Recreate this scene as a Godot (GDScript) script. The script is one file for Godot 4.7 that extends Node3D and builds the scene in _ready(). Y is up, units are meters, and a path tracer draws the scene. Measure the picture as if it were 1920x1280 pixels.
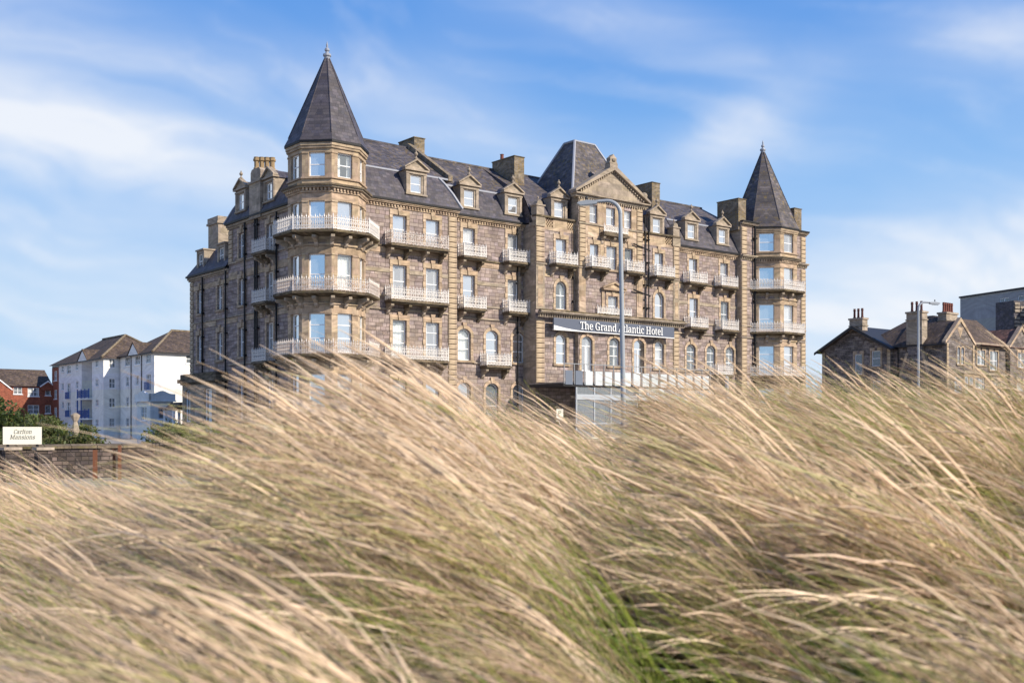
extends Node3D
# A grand Victorian seafront hotel seen over a bank of wind-blown dune grass.
# World: y up, metres, the camera looks along -z. The town's streets are turned by YAW.

const EYE := 1.6
const YAW := 38.54
const UP := 1.2          # the hotel's floor lies this far below the camera's height
var rng := RandomNumberGenerator.new()
var M := {}
var used := {}
var cache := {}
var hotel: Node3D

func _ready() -> void:
	rng.seed = 11
	setup_camera()
	setup_sky()
	make_materials()
	build_ground()
	build_hotel()
	build_flats()
	build_brick_building()
	build_kiosk()
	build_stone_house()
	build_modern_block()
	build_street_things()
	build_grass()

# ------------------------------------------------------------------ camera, sky, light
func setup_camera() -> void:
	var cam := Camera3D.new()
	cam.name = "camera"
	add_child(cam)
	var at := CameraAttributesPhysical.new()
	at.frustum_focal_length = 38.0
	at.frustum_focus_distance = 70.0
	at.frustum_near = 0.1
	at.frustum_far = 1500.0
	at.exposure_aperture = 4.5
	cam.attributes = at
	# a level camera with the lens raised, as verticals stay upright in the photograph
	cam.set_frustum(0.1 * 1280.0 / 2040.0, Vector2(0, 0.1 * 160.0 / 2040.0), 0.1, 1500.0)
	cam.position = Vector3(0, EYE, 0)
	cam.current = true

func setup_sky() -> void:
	var we := WorldEnvironment.new()
	we.name = "world_environment"
	var e := Environment.new()
	e.background_mode = Environment.BG_SKY
	e.tonemap_mode = Environment.TONE_MAPPER_LINEAR
	e.tonemap_exposure = 1.24
	e.sdfgi_enabled = true
	e.ssao_enabled = true
	e.ssil_enabled = true
	var pm := PanoramaSkyMaterial.new()
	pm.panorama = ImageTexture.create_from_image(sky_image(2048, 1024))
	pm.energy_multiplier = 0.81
	var sky := Sky.new()
	sky.sky_material = pm
	e.sky = sky
	we.environment = e
	add_child(we)
	var sun := DirectionalLight3D.new()
	sun.name = "sun"
	sun.light_energy = 1.6
	sun.light_color = Color(1.0, 0.955, 0.885)
	sun.light_angular_distance = 1.0
	sun.shadow_enabled = true
	add_child(sun)
	# the sun stands to the right and behind the camera, about 32 degrees up
	var az := deg_to_rad(62.0)
	var el := deg_to_rad(33.0)
	var to_sun := Vector3(sin(az) * cos(el), sin(el), cos(az) * cos(el))
	sun.look_at_from_position(to_sun * 50.0, Vector3.ZERO, Vector3.UP)

func sky_image(w: int, h: int) -> Image:
	var im := Image.create(w, h, false, Image.FORMAT_RGBF)
	var n1 := FastNoiseLite.new()
	n1.seed = 5
	n1.noise_type = FastNoiseLite.TYPE_SIMPLEX_SMOOTH
	n1.frequency = 1.0
	n1.fractal_octaves = 6
	n1.fractal_gain = 0.6
	var n2 := FastNoiseLite.new()
	n2.seed = 9
	n2.noise_type = FastNoiseLite.TYPE_SIMPLEX_SMOOTH
	n2.frequency = 1.0
	n2.fractal_octaves = 3
	# height in degrees -> colour of the clear air
	var stops := [[0.0, Color(0.76, 0.87, 0.965)], [5.0, Color(0.67, 0.825, 0.965)], [11.0, Color(0.545, 0.745, 0.955)], [21.0, Color(0.37, 0.61, 0.905)], [40.0, Color(0.27, 0.50, 0.83)], [90.0, Color(0.19, 0.40, 0.74)]]
	# banks of cirrus: azimuth, height, half width, half height, tilt, strength
	var banks := [[-22.5, 14.4, 10.0, 2.0, -0.15, 1.35], [-19.0, 7.0, 14.0, 4.5, 0.0, 0.5], [-24.0, 18.5, 12.0, 2.0, -0.1, 0.42], [22.0, 7.6, 10.0, 3.0, 0.08, 0.78], [24.0, 18.3, 4.5, 1.6, -0.1, 0.42], [7.0, 12.0, 10.0, 2.6, 0.22, 0.27], [-8.0, 11.0, 9.0, 3.5, -0.05, 0.25], [15.0, 4.8, 12.0, 3.2, 0.05, 0.5], [-5.0, 16.0, 7.0, 2.4, -0.2, 0.42], [-14.0, 5.5, 3.5, 0.42, 0.02, 0.7], [7.0, 20.0, 8.0, 1.5, -0.25, 0.38], [12.0, 15.0, 4.0, 1.6, 0.5, 0.38],
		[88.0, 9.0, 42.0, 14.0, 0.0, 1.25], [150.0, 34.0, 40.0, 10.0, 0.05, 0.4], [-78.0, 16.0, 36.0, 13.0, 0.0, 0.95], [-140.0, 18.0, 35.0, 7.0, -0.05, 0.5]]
	for y in h / 2:
		var el := 90.0 - (y + 0.5) / h * 180.0
		var base: Color = stops[-1][1]
		for k in stops.size() - 1:
			if el <= stops[k + 1][0]:
				var t: float = (el - stops[k][0]) / (stops[k + 1][0] - stops[k][0])
				base = (stops[k][1] as Color).lerp(stops[k + 1][1], smoothstep(0.0, 1.0, t) * 0.5 + t * 0.5)
				break
		base = base.srgb_to_linear()
		var ce := cos(deg_to_rad(el))
		var se := sin(deg_to_rad(el))
		for x in w:
			var az := (x + 0.5) / w * 360.0
			if az > 180.0:
				az -= 360.0
			var ar := deg_to_rad(az)
			var dx := sin(ar) * ce
			var dz := cos(ar) * ce
			var warp := n2.get_noise_3d(dx * 3.0, se * 5.0, dz * 3.0)
			var streak := n1.get_noise_3d(dx * 4.0 + warp * 0.8, se * 20.0 + dx * 5.0 + warp * 0.9, dz * 4.0)
			var d := 0.0
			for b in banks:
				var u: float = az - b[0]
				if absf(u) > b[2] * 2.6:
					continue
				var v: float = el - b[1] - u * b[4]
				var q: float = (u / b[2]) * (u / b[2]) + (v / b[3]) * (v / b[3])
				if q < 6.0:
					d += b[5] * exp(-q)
			var c := d * (0.76 + 0.56 * streak) + maxf(0.0, streak * 0.22)
			c += 0.10 * maxf(0.0, warp)
			c = clampf(c, 0.0, 1.0)
			c = c * (1.0 - 0.12 * c)
			im.set_pixel(x, y, Color(lerpf(base.r, 0.93, c), lerpf(base.g, 0.95, c), lerpf(base.b, 0.99, c)))
	im.fill_rect(Rect2i(0, h / 2, w, h / 2), Color(0.16, 0.15, 0.12))
	return im

# ------------------------------------------------------------------ materials
func lin(r: float, g: float, b: float) -> Color:
	return Color(r, g, b).linear_to_srgb()

func plain(called: String, c: Color, rough := 0.85, metal := 0.0) -> StandardMaterial3D:
	var m := StandardMaterial3D.new()
	m.resource_name = called
	m.albedo_color = c
	m.roughness = rough
	m.metallic = metal
	m.metallic_specular = 0.4
	M[called] = m
	return m

func textured(called: String, im: Image, metres: float, rough := 0.9, bump: Image = null, depth := 1.0) -> StandardMaterial3D:
	var m := plain(called, Color.WHITE, rough)
	m.albedo_texture = ImageTexture.create_from_image(im)
	m.uv1_triplanar = true
	m.uv1_scale = Vector3.ONE / metres
	m.uv1_triplanar_sharpness = 8.0
	if bump:
		m.heightmap_enabled = true
		m.heightmap_texture = ImageTexture.create_from_image(bump)
		m.heightmap_scale = depth
	return m

# Coursed blocks with their joints, mottled by weather: [colour, height]
func masonry(size: int, rows: int, wmin: float, wmax: float, tones: Array, vary: float, joint: Color, jw: int, stain: float, grain: float, sd: int, spots: Color = Color(0, 0, 0, 0)) -> Array:
	var r := RandomNumberGenerator.new()
	r.seed = sd
	var im := Image.create(size, size, false, Image.FORMAT_RGB8)
	var hm := Image.create(size, size, false, Image.FORMAT_RGB8)
	im.fill(joint)
	hm.fill(Color(0.2, 0.2, 0.2))
	var y := 0.0
	var rh := float(size) / rows
	for k in rows:
		var x := r.randf() * wmax * rh
		var first := x
		while x < first + size - 0.5:
			var bw := r.randf_range(wmin, wmax) * rh
			if first + size - x < wmax * rh * 1.3:
				bw = first + size - x
			var c: Color = tones[r.randi() % tones.size()]
			var f := 1.0 + r.randf_range(-vary, vary)
			c = Color(c.r * f, c.g * f, c.b * f * (1.0 + r.randf_range(-0.03, 0.03)))
			var hh := r.randf_range(0.6, 1.0)
			for wrap in [0, -size]:
				var rect := Rect2i(int(x) + wrap + jw, int(y) + jw, int(x + bw) - int(x) - jw, int(y + rh) - int(y) - jw)
				im.fill_rect(rect, c)
				hm.fill_rect(rect, Color(hh, hh, hh))
			x += bw
		y += rh
	var n := FastNoiseLite.new()
	n.seed = sd
	n.frequency = 1.0
	n.fractal_octaves = 4
	n.fractal_gain = 0.6
	for py in size:
		var va := TAU * py / size
		for px in size:
			var ua := TAU * px / size
			# looped so that the sheet repeats without a seam
			var big := n.get_noise_3d(cos(ua) * 0.9 + 3.0 * sin(va), sin(ua) * 0.9, cos(va) * 0.5 + sd)
			var fine := r.randf() - 0.5
			var run := n.get_noise_3d(cos(ua) * 7.0, sin(ua) * 7.0, cos(va) * 0.7 + sd * 2.0)
			var c := im.get_pixel(px, py)
			var f := 1.0 + big * stain + fine * grain - maxf(0.0, run) * stain * 0.6
			c = Color(c.r * f, c.g * f, c.b * f)
			if spots.a > 0.0:
				var s := n.get_noise_3d(cos(ua) * 3.5 + 9.0, sin(ua) * 3.5 + 4.0 * cos(va), sin(va) * 4.0)
				var k := smoothstep(0.16, 0.42, s + fine * 0.25) * spots.a
				c = c.lerp(Color(spots.r, spots.g, spots.b), k)
			im.set_pixel(px, py, c)
	return [im, hm]

func make_materials() -> void:
	var a := masonry(512, 24, 1.1, 2.4, [Color(0.58, 0.525, 0.50), Color(0.61, 0.555, 0.53), Color(0.56, 0.50, 0.475), Color(0.59, 0.53, 0.495)], 0.08, Color(0.37, 0.325, 0.30), 2, 0.26, 0.12, 3)
	textured("mauve_stone", a[0], 6.6, 0.95, a[1], 2.0)
	a = masonry(512, 14, 1.6, 3.6, [Color(0.68, 0.60, 0.505), Color(0.71, 0.63, 0.53), Color(0.655, 0.57, 0.48)], 0.06, Color(0.55, 0.475, 0.395), 1, 0.28, 0.07, 8)
	textured("tan_ashlar", a[0], 6.0, 0.9, a[1], 0.6)
	a = masonry(512, 12, 2.0, 4.0, [Color(0.595, 0.545, 0.48), Color(0.635, 0.58, 0.51)], 0.04, Color(0.53, 0.485, 0.425), 1, 0.26, 0.09, 14)
	textured("weathered_ashlar", a[0], 5.0, 0.92, a[1], 0.6)
	a = masonry(512, 6, 2.0, 4.0, [Color(0.41, 0.365, 0.30), Color(0.43, 0.385, 0.32)], 0.08, Color(0.38, 0.33, 0.27), 0, 0.6, 0.12, 15, Color(0.40, 0.38, 0.20, 0.5))
	textured("dark_weathered_stone", a[0], 4.0, 0.95, a[1], 0.5)
	a = masonry(512, 32, 1.1, 1.7, [Color(0.30, 0.285, 0.31), Color(0.33, 0.31, 0.33), Color(0.285, 0.275, 0.305), Color(0.315, 0.295, 0.305)], 0.15, Color(0.22, 0.21, 0.22), 1, 0.22, 0.08, 21)
	textured("slate", a[0], 7.0, 0.62, a[1], 1.2)
	a = masonry(512, 32, 1.1, 1.8, [Color(0.325, 0.305, 0.315), Color(0.365, 0.34, 0.34), Color(0.30, 0.285, 0.30)], 0.16, Color(0.22, 0.21, 0.21), 1, 0.35, 0.1, 25, Color(0.50, 0.41, 0.19, 0.6))
	textured("lichened_slate", a[0], 7.0, 0.65, a[1], 1.2)
	a = masonry(512, 4, 3.0, 4.0, [Color(0.47, 0.43, 0.37), Color(0.49, 0.45, 0.39)], 0.04, Color(0.44, 0.40, 0.35), 0, 0.45, 0.08, 31, Color(0.54, 0.43, 0.15, 0.95))
	textured("lichened_render", a[0], 3.2, 0.95)
	a = masonry(512, 60, 2.4, 3.0, [Color(0.53, 0.29, 0.215), Color(0.57, 0.32, 0.24), Color(0.49, 0.26, 0.20)], 0.12, Color(0.58, 0.46, 0.38), 1, 0.16, 0.08, 41)
	textured("red_brick", a[0], 4.5, 0.9)
	a = masonry(512, 26, 1.0, 2.6, [Color(0.43, 0.40, 0.385), Color(0.48, 0.45, 0.43), Color(0.39, 0.36, 0.35), Color(0.45, 0.415, 0.39)], 0.2, Color(0.56, 0.51, 0.46), 2, 0.25, 0.12, 47)
	textured("rubble_stone", a[0], 5.2, 0.95, a[1], 3.0)
	a = masonry(512, 34, 0.9, 1.3, [Color(0.335, 0.29, 0.265), Color(0.365, 0.315, 0.285), Color(0.31, 0.27, 0.25)], 0.14, Color(0.22, 0.18, 0.16), 1, 0.3, 0.1, 53, Color(0.52, 0.42, 0.2, 0.35))
	textured("brown_tiles", a[0], 8.0, 0.9, a[1], 1.5)
	a = masonry(512, 34, 0.9, 1.3, [Color(0.45, 0.335, 0.285), Color(0.49, 0.36, 0.31), Color(0.42, 0.32, 0.28)], 0.16, Color(0.33, 0.22, 0.18), 1, 0.3, 0.1, 54)
	textured("red_tiles", a[0], 8.0, 0.9, a[1], 1.5)
	a = masonry(512, 4, 3.0, 4.0, [Color(0.90, 0.89, 0.87)], 0.01, Color(0.895, 0.885, 0.865), 0, 0.10, 0.03, 61)
	textured("white_render", a[0], 9.0, 0.9)
	a = masonry(512, 30, 1.0, 2.4, [Color(0.33, 0.29, 0.27), Color(0.38, 0.335, 0.31), Color(0.29, 0.26, 0.25)], 0.2, Color(0.24, 0.22, 0.2), 2, 0.3, 0.15, 63)
	textured("dark_rubble", a[0], 4.0, 0.95, a[1], 3.0)
	a = masonry(512, 5, 2.5, 4.0, [Color(0.60, 0.60, 0.60), Color(0.625, 0.625, 0.62)], 0.05, Color(0.5, 0.5, 0.5), 1, 0.12, 0.05, 66)
	textured("grey_cladding", a[0], 8.0, 0.8)
	a = masonry(512, 4, 3.0, 4.0, [Color(0.34, 0.335, 0.33)], 0.02, Color(0.34, 0.335, 0.33), 0, 0.22, 0.16, 71)
	textured("asphalt", a[0], 6.0, 0.95)
	a = masonry(512, 4, 3.0, 4.0, [Color(0.22, 0.20, 0.13)], 0.06, Color(0.21, 0.19, 0.12), 0, 0.6, 0.35, 72)
	textured("earth", a[0], 3.0, 1.0)
	a = masonry(512, 14, 1.0, 1.0, [Color(0.60, 0.57, 0.53), Color(0.56, 0.535, 0.50)], 0.05, Color(0.45, 0.43, 0.4), 1, 0.2, 0.1, 73)
	textured("paving", a[0], 6.0, 0.92)
	a = masonry(512, 4, 3.0, 4.0, [Color(0.83, 0.80, 0.77)], 0.04, Color(0.83, 0.80, 0.77), 0, 0.18, 0.10, 81, Color(0.50, 0.27, 0.13, 0.8))
	textured("rusty_white_iron", a[0], 2.6, 0.6)
	plain("white_iron", Color(0.885, 0.865, 0.84), 0.5)
	plain("white_upvc", Color(0.92, 0.92, 0.92), 0.35)
	plain("black_iron", Color(0.075, 0.075, 0.085), 0.55)
	plain("lead", Color(0.56, 0.58, 0.62), 0.5)
	plain("joint_lead", Color(0.60, 0.61, 0.64), 0.5)
	plain("terracotta", Color(0.46, 0.28, 0.24), 0.8)
	plain("dark_terracotta", Color(0.36, 0.22, 0.20), 0.8)
	plain("buff_pot", Color(0.60, 0.51, 0.38), 0.85)
	plain("net_curtain", Color(0.90, 0.91, 0.90), 0.95)
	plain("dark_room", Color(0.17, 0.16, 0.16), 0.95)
	plain("sign_grey", Color(0.36, 0.385, 0.44), 0.4)
	plain("sign_white", Color(0.93, 0.93, 0.92), 0.5)
	plain("cream_board", Color(0.90, 0.885, 0.82), 0.55)
	plain("lettering_grey", Color(0.36, 0.38, 0.41), 0.5)
	plain("sign_ink", Color(0.33, 0.33, 0.31), 0.7)
	plain("steel", Color(0.58, 0.59, 0.60), 0.4, 0.4)
	plain("galvanised", Color(0.61, 0.63, 0.65), 0.5, 0.1)
	plain("panel_white", Color(0.76, 0.79, 0.80), 0.35)
	plain("frame_grey", Color(0.66, 0.68, 0.70), 0.45)
	plain("panel_grey", Color(0.42, 0.45, 0.50), 0.3)
	plain("blue_paint", Color(0.22, 0.37, 0.62), 0.45)
	plain("dark_trim", Color(0.17, 0.17, 0.18), 0.5)
	plain("rusty_wood", Color(0.43, 0.27, 0.19), 0.8)
	plain("rubber", Color(0.08, 0.08, 0.08), 0.9)
	var cp := plain("silver_car_paint", Color(0.70, 0.71, 0.73), 0.3, 0.3)
	cp.clearcoat_enabled = true
	cp = plain("white_car_paint", Color(0.88, 0.88, 0.88), 0.3)
	cp.clearcoat_enabled = true
	# a pane that mirrors much of the sky, as old double glazing does, and still lets the room show
	var g := plain("glass", Color(0.95, 0.96, 0.965, 0.03), 0.03, 0.84)
	g.transparency = BaseMaterial3D.TRANSPARENCY_ALPHA
	var half := plain("dim_glass", Color(0.94, 0.95, 0.96, 0.03), 0.03, 0.5)
	half.transparency = BaseMaterial3D.TRANSPARENCY_ALPHA
	g = plain("clear_glass", Color(0.86, 0.90, 0.92, 0.05), 0.03, 0.22)
	g.transparency = BaseMaterial3D.TRANSPARENCY_ALPHA
	for k in [["leaf_dark", Color(0.15, 0.20, 0.09)], ["leaf_mid", Color(0.27, 0.31, 0.15)], ["leaf_pale", Color(0.37, 0.40, 0.22)], ["leaf_olive", Color(0.30, 0.29, 0.17)]]:
		var l := plain(k[0], k[1], 0.6)
		l.backlight_enabled = true
		l.backlight = Color(0.3, 0.34, 0.12)
	plain("bark", Color(0.36, 0.29, 0.23), 0.95)
	var gr := plain("grass", Color.WHITE, 0.75)
	gr.vertex_color_use_as_albedo = true
	gr.backlight_enabled = true
	gr.backlight = Color(0.55, 0.50, 0.36)
	gr.metallic_specular = 0.3

# ------------------------------------------------------------------ mesh helpers
func nb() -> SurfaceTool:
	var s := SurfaceTool.new()
	s.begin(Mesh.PRIMITIVE_TRIANGLES)
	s.set_smooth_group(-1)
	return s

func quad(s: SurfaceTool, a: Vector3, b: Vector3, c: Vector3, d: Vector3) -> void:
	s.add_vertex(a); s.add_vertex(c); s.add_vertex(b)
	s.add_vertex(a); s.add_vertex(d); s.add_vertex(c)

func poly(s: SurfaceTool, p: Array) -> void:      # convex, counterclockwise as seen from outside
	for k in range(1, p.size() - 1):
		s.add_vertex(p[0]); s.add_vertex(p[k + 1]); s.add_vertex(p[k])

func box(s: SurfaceTool, x0: float, y0: float, z0: float, x1: float, y1: float, z1: float, t := Transform3D()) -> void:
	var p := []
	for k in 8:
		p.append(t * Vector3(x1 if k & 1 else x0, y1 if k & 2 else y0, z1 if k & 4 else z0))
	quad(s, p[4], p[5], p[7], p[6])
	quad(s, p[1], p[0], p[2], p[3])
	quad(s, p[5], p[1], p[3], p[7])
	quad(s, p[0], p[4], p[6], p[2])
	quad(s, p[6], p[7], p[3], p[2])
	quad(s, p[0], p[1], p[5], p[4])

# a box whose four front edges are chamfered: dressed stone
func stone_block(s: SurfaceTool, x0: float, y0: float, z0: float, x1: float, y1: float, z1: float, c: float) -> void:
	var b := [Vector3(x0, y0, z0), Vector3(x1, y0, z0), Vector3(x1, y1, z0), Vector3(x0, y1, z0)]
	var m := [Vector3(x0, y0, z1 - c), Vector3(x1, y0, z1 - c), Vector3(x1, y1, z1 - c), Vector3(x0, y1, z1 - c)]
	var f := [Vector3(x0 + c, y0 + c, z1), Vector3(x1 - c, y0 + c, z1), Vector3(x1 - c, y1 - c, z1), Vector3(x0 + c, y1 - c, z1)]
	for k in 4:
		var j := (k + 1) % 4
		quad(s, b[k], b[j], m[j], m[k])
		quad(s, m[k], m[j], f[j], f[k])
	quad(s, f[0], f[1], f[2], f[3])

func prism(s: SurfaceTool, pts: PackedVector2Array, z0: float, z1: float, t := Transform3D()) -> void:
	if Geometry2D.is_polygon_clockwise(pts):
		pts.reverse()
	var ix := Geometry2D.triangulate_polygon(pts)
	for k in range(0, ix.size(), 3):
		var a := pts[ix[k]]
		var b := pts[ix[k + 1]]
		var c := pts[ix[k + 2]]
		if (b - a).cross(c - a) < 0:
			var w := b
			b = c
			c = w
		poly(s, [t * Vector3(a.x, a.y, z1), t * Vector3(b.x, b.y, z1), t * Vector3(c.x, c.y, z1)])
		poly(s, [t * Vector3(a.x, a.y, z0), t * Vector3(c.x, c.y, z0), t * Vector3(b.x, b.y, z0)])
	for k in pts.size():
		var p := pts[k]
		var q := pts[(k + 1) % pts.size()]
		quad(s, t * Vector3(p.x, p.y, z0), t * Vector3(q.x, q.y, z0), t * Vector3(q.x, q.y, z1), t * Vector3(p.x, p.y, z1))

func lathe(s: SurfaceTool, prof: Array, n: int, t := Transform3D(), phase := 0.0) -> void:   # [[radius, height], ...] from the bottom up
	for k in prof.size() - 1:
		for j in n:
			var a := TAU * (j + phase) / n
			var b := TAU * (j + 1 + phase) / n
			var r0: float = prof[k][0]
			var r1: float = prof[k + 1][0]
			var y0: float = prof[k][1]
			var y1: float = prof[k + 1][1]
			var p0 := t * Vector3(sin(a) * r0, y0, cos(a) * r0)
			var p1 := t * Vector3(sin(b) * r0, y0, cos(b) * r0)
			var p2 := t * Vector3(sin(b) * r1, y1, cos(b) * r1)
			var p3 := t * Vector3(sin(a) * r1, y1, cos(a) * r1)
			if r0 < 1e-4:
				poly(s, [p0, p2, p3])
			elif r1 < 1e-4:
				poly(s, [p0, p1, p2])
			else:
				quad(s, p0, p1, p2, p3)

func tube(s: SurfaceTool, path: Array, radii: Array, n := 8) -> void:
	var rings := []
	for k in path.size():
		var d: Vector3 = (path[mini(k + 1, path.size() - 1)] - path[maxi(k - 1, 0)]).normalized()
		var side := d.cross(Vector3.FORWARD if absf(d.z) < 0.9 else Vector3.UP).normalized()
		var up := side.cross(d)
		var ring := []
		for j in n:
			var a := TAU * j / n
			ring.append(path[k] + (side * cos(a) + up * sin(a)) * radii[k])
		rings.append(ring)
	for k in path.size() - 1:
		for j in n:
			var i := (j + 1) % n
			quad(s, rings[k][i], rings[k][j], rings[k + 1][j], rings[k + 1][i])
	var last: Array = rings[-1].duplicate()
	last.reverse()
	poly(s, last)
	poly(s, rings[0])

func numbered(parent: Node, called: String) -> String:
	var key := "%d/%s" % [parent.get_instance_id(), called]
	var n: int = used.get(key, 0)
	used[key] = n + 1
	return called if n == 0 else "%s_%03d" % [called, n]

func inst(called: String, mesh: Mesh, mat: String, parent: Node, t := Transform3D()) -> MeshInstance3D:
	var o := MeshInstance3D.new()
	o.name = numbered(parent, called)
	o.mesh = mesh
	o.material_override = M[mat]
	o.transform = t
	parent.add_child(o, true)
	return o

func obj(called: String, s: SurfaceTool, mat: String, parent: Node, t := Transform3D()) -> MeshInstance3D:
	s.generate_normals()
	return inst(called, s.commit(), mat, parent, t)

func thing(called: String, label: String, category: String, at := Vector3.ZERO, turn := 0.0, group := "") -> Node3D:
	var o := Node3D.new()
	o.name = numbered(self, called)
	o.position = at
	o.rotation_degrees.y = turn
	add_child(o, true)
	tag(o, label, category, group)
	return o

func tag(o: Node, label: String, category := "", group := "", kind := "") -> Node:
	if label: o.set_meta("label", label)
	if category: o.set_meta("category", category)
	if group: o.set_meta("group", group)
	if kind: o.set_meta("kind", kind)
	return o

# a facade's own frame: x along it (to the right as one faces it), y up, z outward; turned by deg from the street front towards the side
func face(deg: float, at := Vector3.ZERO) -> Transform3D:
	var f := deg_to_rad(deg)
	return Transform3D(Basis(Vector3(cos(f), 0, sin(f)), Vector3.UP, Vector3(-sin(f), 0, cos(f))), at)

# ------------------------------------------------------------------ walls with openings
# opening: c centre, w width, b bottom, t top, arch rise of its head
func op(c: float, w: float, b: float, t: float, arch := 0.0, style := "sash", surround := true) -> Dictionary:
	return {"c": c, "w": w, "b": b, "t": t, "arch": arch, "style": style, "surround": surround}

func arc_points(w: float, spring: float, rise: float, n := 10) -> Array:    # from right to left
	var p := []
	var r := (w * w / 4.0 + rise * rise) / (2.0 * rise)
	var half := asin(clampf(w / 2.0 / r, -1.0, 1.0))
	if rise > w / 2.0 + 0.001:
		half = PI - half
	for k in n + 1:
		var a := half - 2.0 * half * k / n
		p.append(Vector2(sin(a) * r, spring + rise - r + cos(a) * r))
	return p

func wall(s: SurfaceTool, x0: float, x1: float, y0: float, y1: float, ops: Array, depth := 0.22, t := Transform3D()) -> void:
	var xs := [x0, x1]
	var ys := [y0, y1]
	for o in ops:
		xs.append_array([o.c - o.w / 2.0, o.c + o.w / 2.0])
		ys.append_array([o.b, o.t])
	xs.sort()
	ys.sort()
	for i in xs.size() - 1:
		if xs[i + 1] - xs[i] < 0.001 or xs[i] < x0 - 0.001 or xs[i + 1] > x1 + 0.001:
			continue
		var run := -1.0
		for j in ys.size() - 1:
			if ys[j + 1] - ys[j] < 0.001 or ys[j] < y0 - 0.001 or ys[j + 1] > y1 + 0.001:
				continue
			var mx: float = (xs[i] + xs[i + 1]) / 2.0
			var my: float = (ys[j] + ys[j + 1]) / 2.0
			var hole := false
			for o in ops:
				if absf(mx - o.c) < o.w / 2.0 and my > o.b and my < o.t:
					hole = true
			if not hole:
				quad(s, t * Vector3(xs[i], ys[j], 0), t * Vector3(xs[i + 1], ys[j], 0), t * Vector3(xs[i + 1], ys[j + 1], 0), t * Vector3(xs[i], ys[j + 1], 0))
	for o in ops:
		var l: float = o.c - o.w / 2.0
		var r: float = o.c + o.w / 2.0
		var sp: float = o.t - o.arch
		quad(s, t * Vector3(l, o.b, 0), t * Vector3(l, sp, 0), t * Vector3(l, sp, -depth), t * Vector3(l, o.b, -depth))
		quad(s, t * Vector3(r, o.b, -depth), t * Vector3(r, sp, -depth), t * Vector3(r, sp, 0), t * Vector3(r, o.b, 0))
		quad(s, t * Vector3(l, o.b, 0), t * Vector3(l, o.b, -depth), t * Vector3(r, o.b, -depth), t * Vector3(r, o.b, 0))
		if o.arch < 0.01:
			quad(s, t * Vector3(l, o.t, -depth), t * Vector3(l, o.t, 0), t * Vector3(r, o.t, 0), t * Vector3(r, o.t, -depth))
		else:
			var a := arc_points(o.w, sp, o.arch)
			for k in a.size() - 1:
				var p: Vector2 = a[k] + Vector2(o.c, 0)
				var q: Vector2 = a[k + 1] + Vector2(o.c, 0)
				quad(s, t * Vector3(q.x, q.y, -depth), t * Vector3(q.x, q.y, 0), t * Vector3(p.x, p.y, 0), t * Vector3(p.x, p.y, -depth))
				var corner := Vector2(r if k < a.size() / 2 else l, o.t)
				poly(s, [t * Vector3(p.x, p.y, 0), t * Vector3(corner.x, corner.y, 0), t * Vector3(q.x, q.y, 0)])

func strip(s: SurfaceTool, pts: Array, thick: float, z0: float, z1: float) -> void:  # a band of even width along a line of points, inwards to the left
	for k in pts.size() - 1:
		var p: Vector2 = pts[k]
		var q: Vector2 = pts[k + 1]
		var c := Vector2(0, (pts[0] as Vector2).y - 0.3)
		var pi := p + (c - p).normalized() * thick
		var qi := q + (c - q).normalized() * thick
		quad(s, Vector3(pi.x, pi.y, z1), Vector3(p.x, p.y, z1), Vector3(q.x, q.y, z1), Vector3(qi.x, qi.y, z1))
		quad(s, Vector3(pi.x, pi.y, z0), Vector3(pi.x, pi.y, z1), Vector3(qi.x, qi.y, z1), Vector3(qi.x, qi.y, z0))
		quad(s, Vector3(p.x, p.y, z1), Vector3(p.x, p.y, z0), Vector3(q.x, q.y, z0), Vector3(q.x, q.y, z1))

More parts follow.
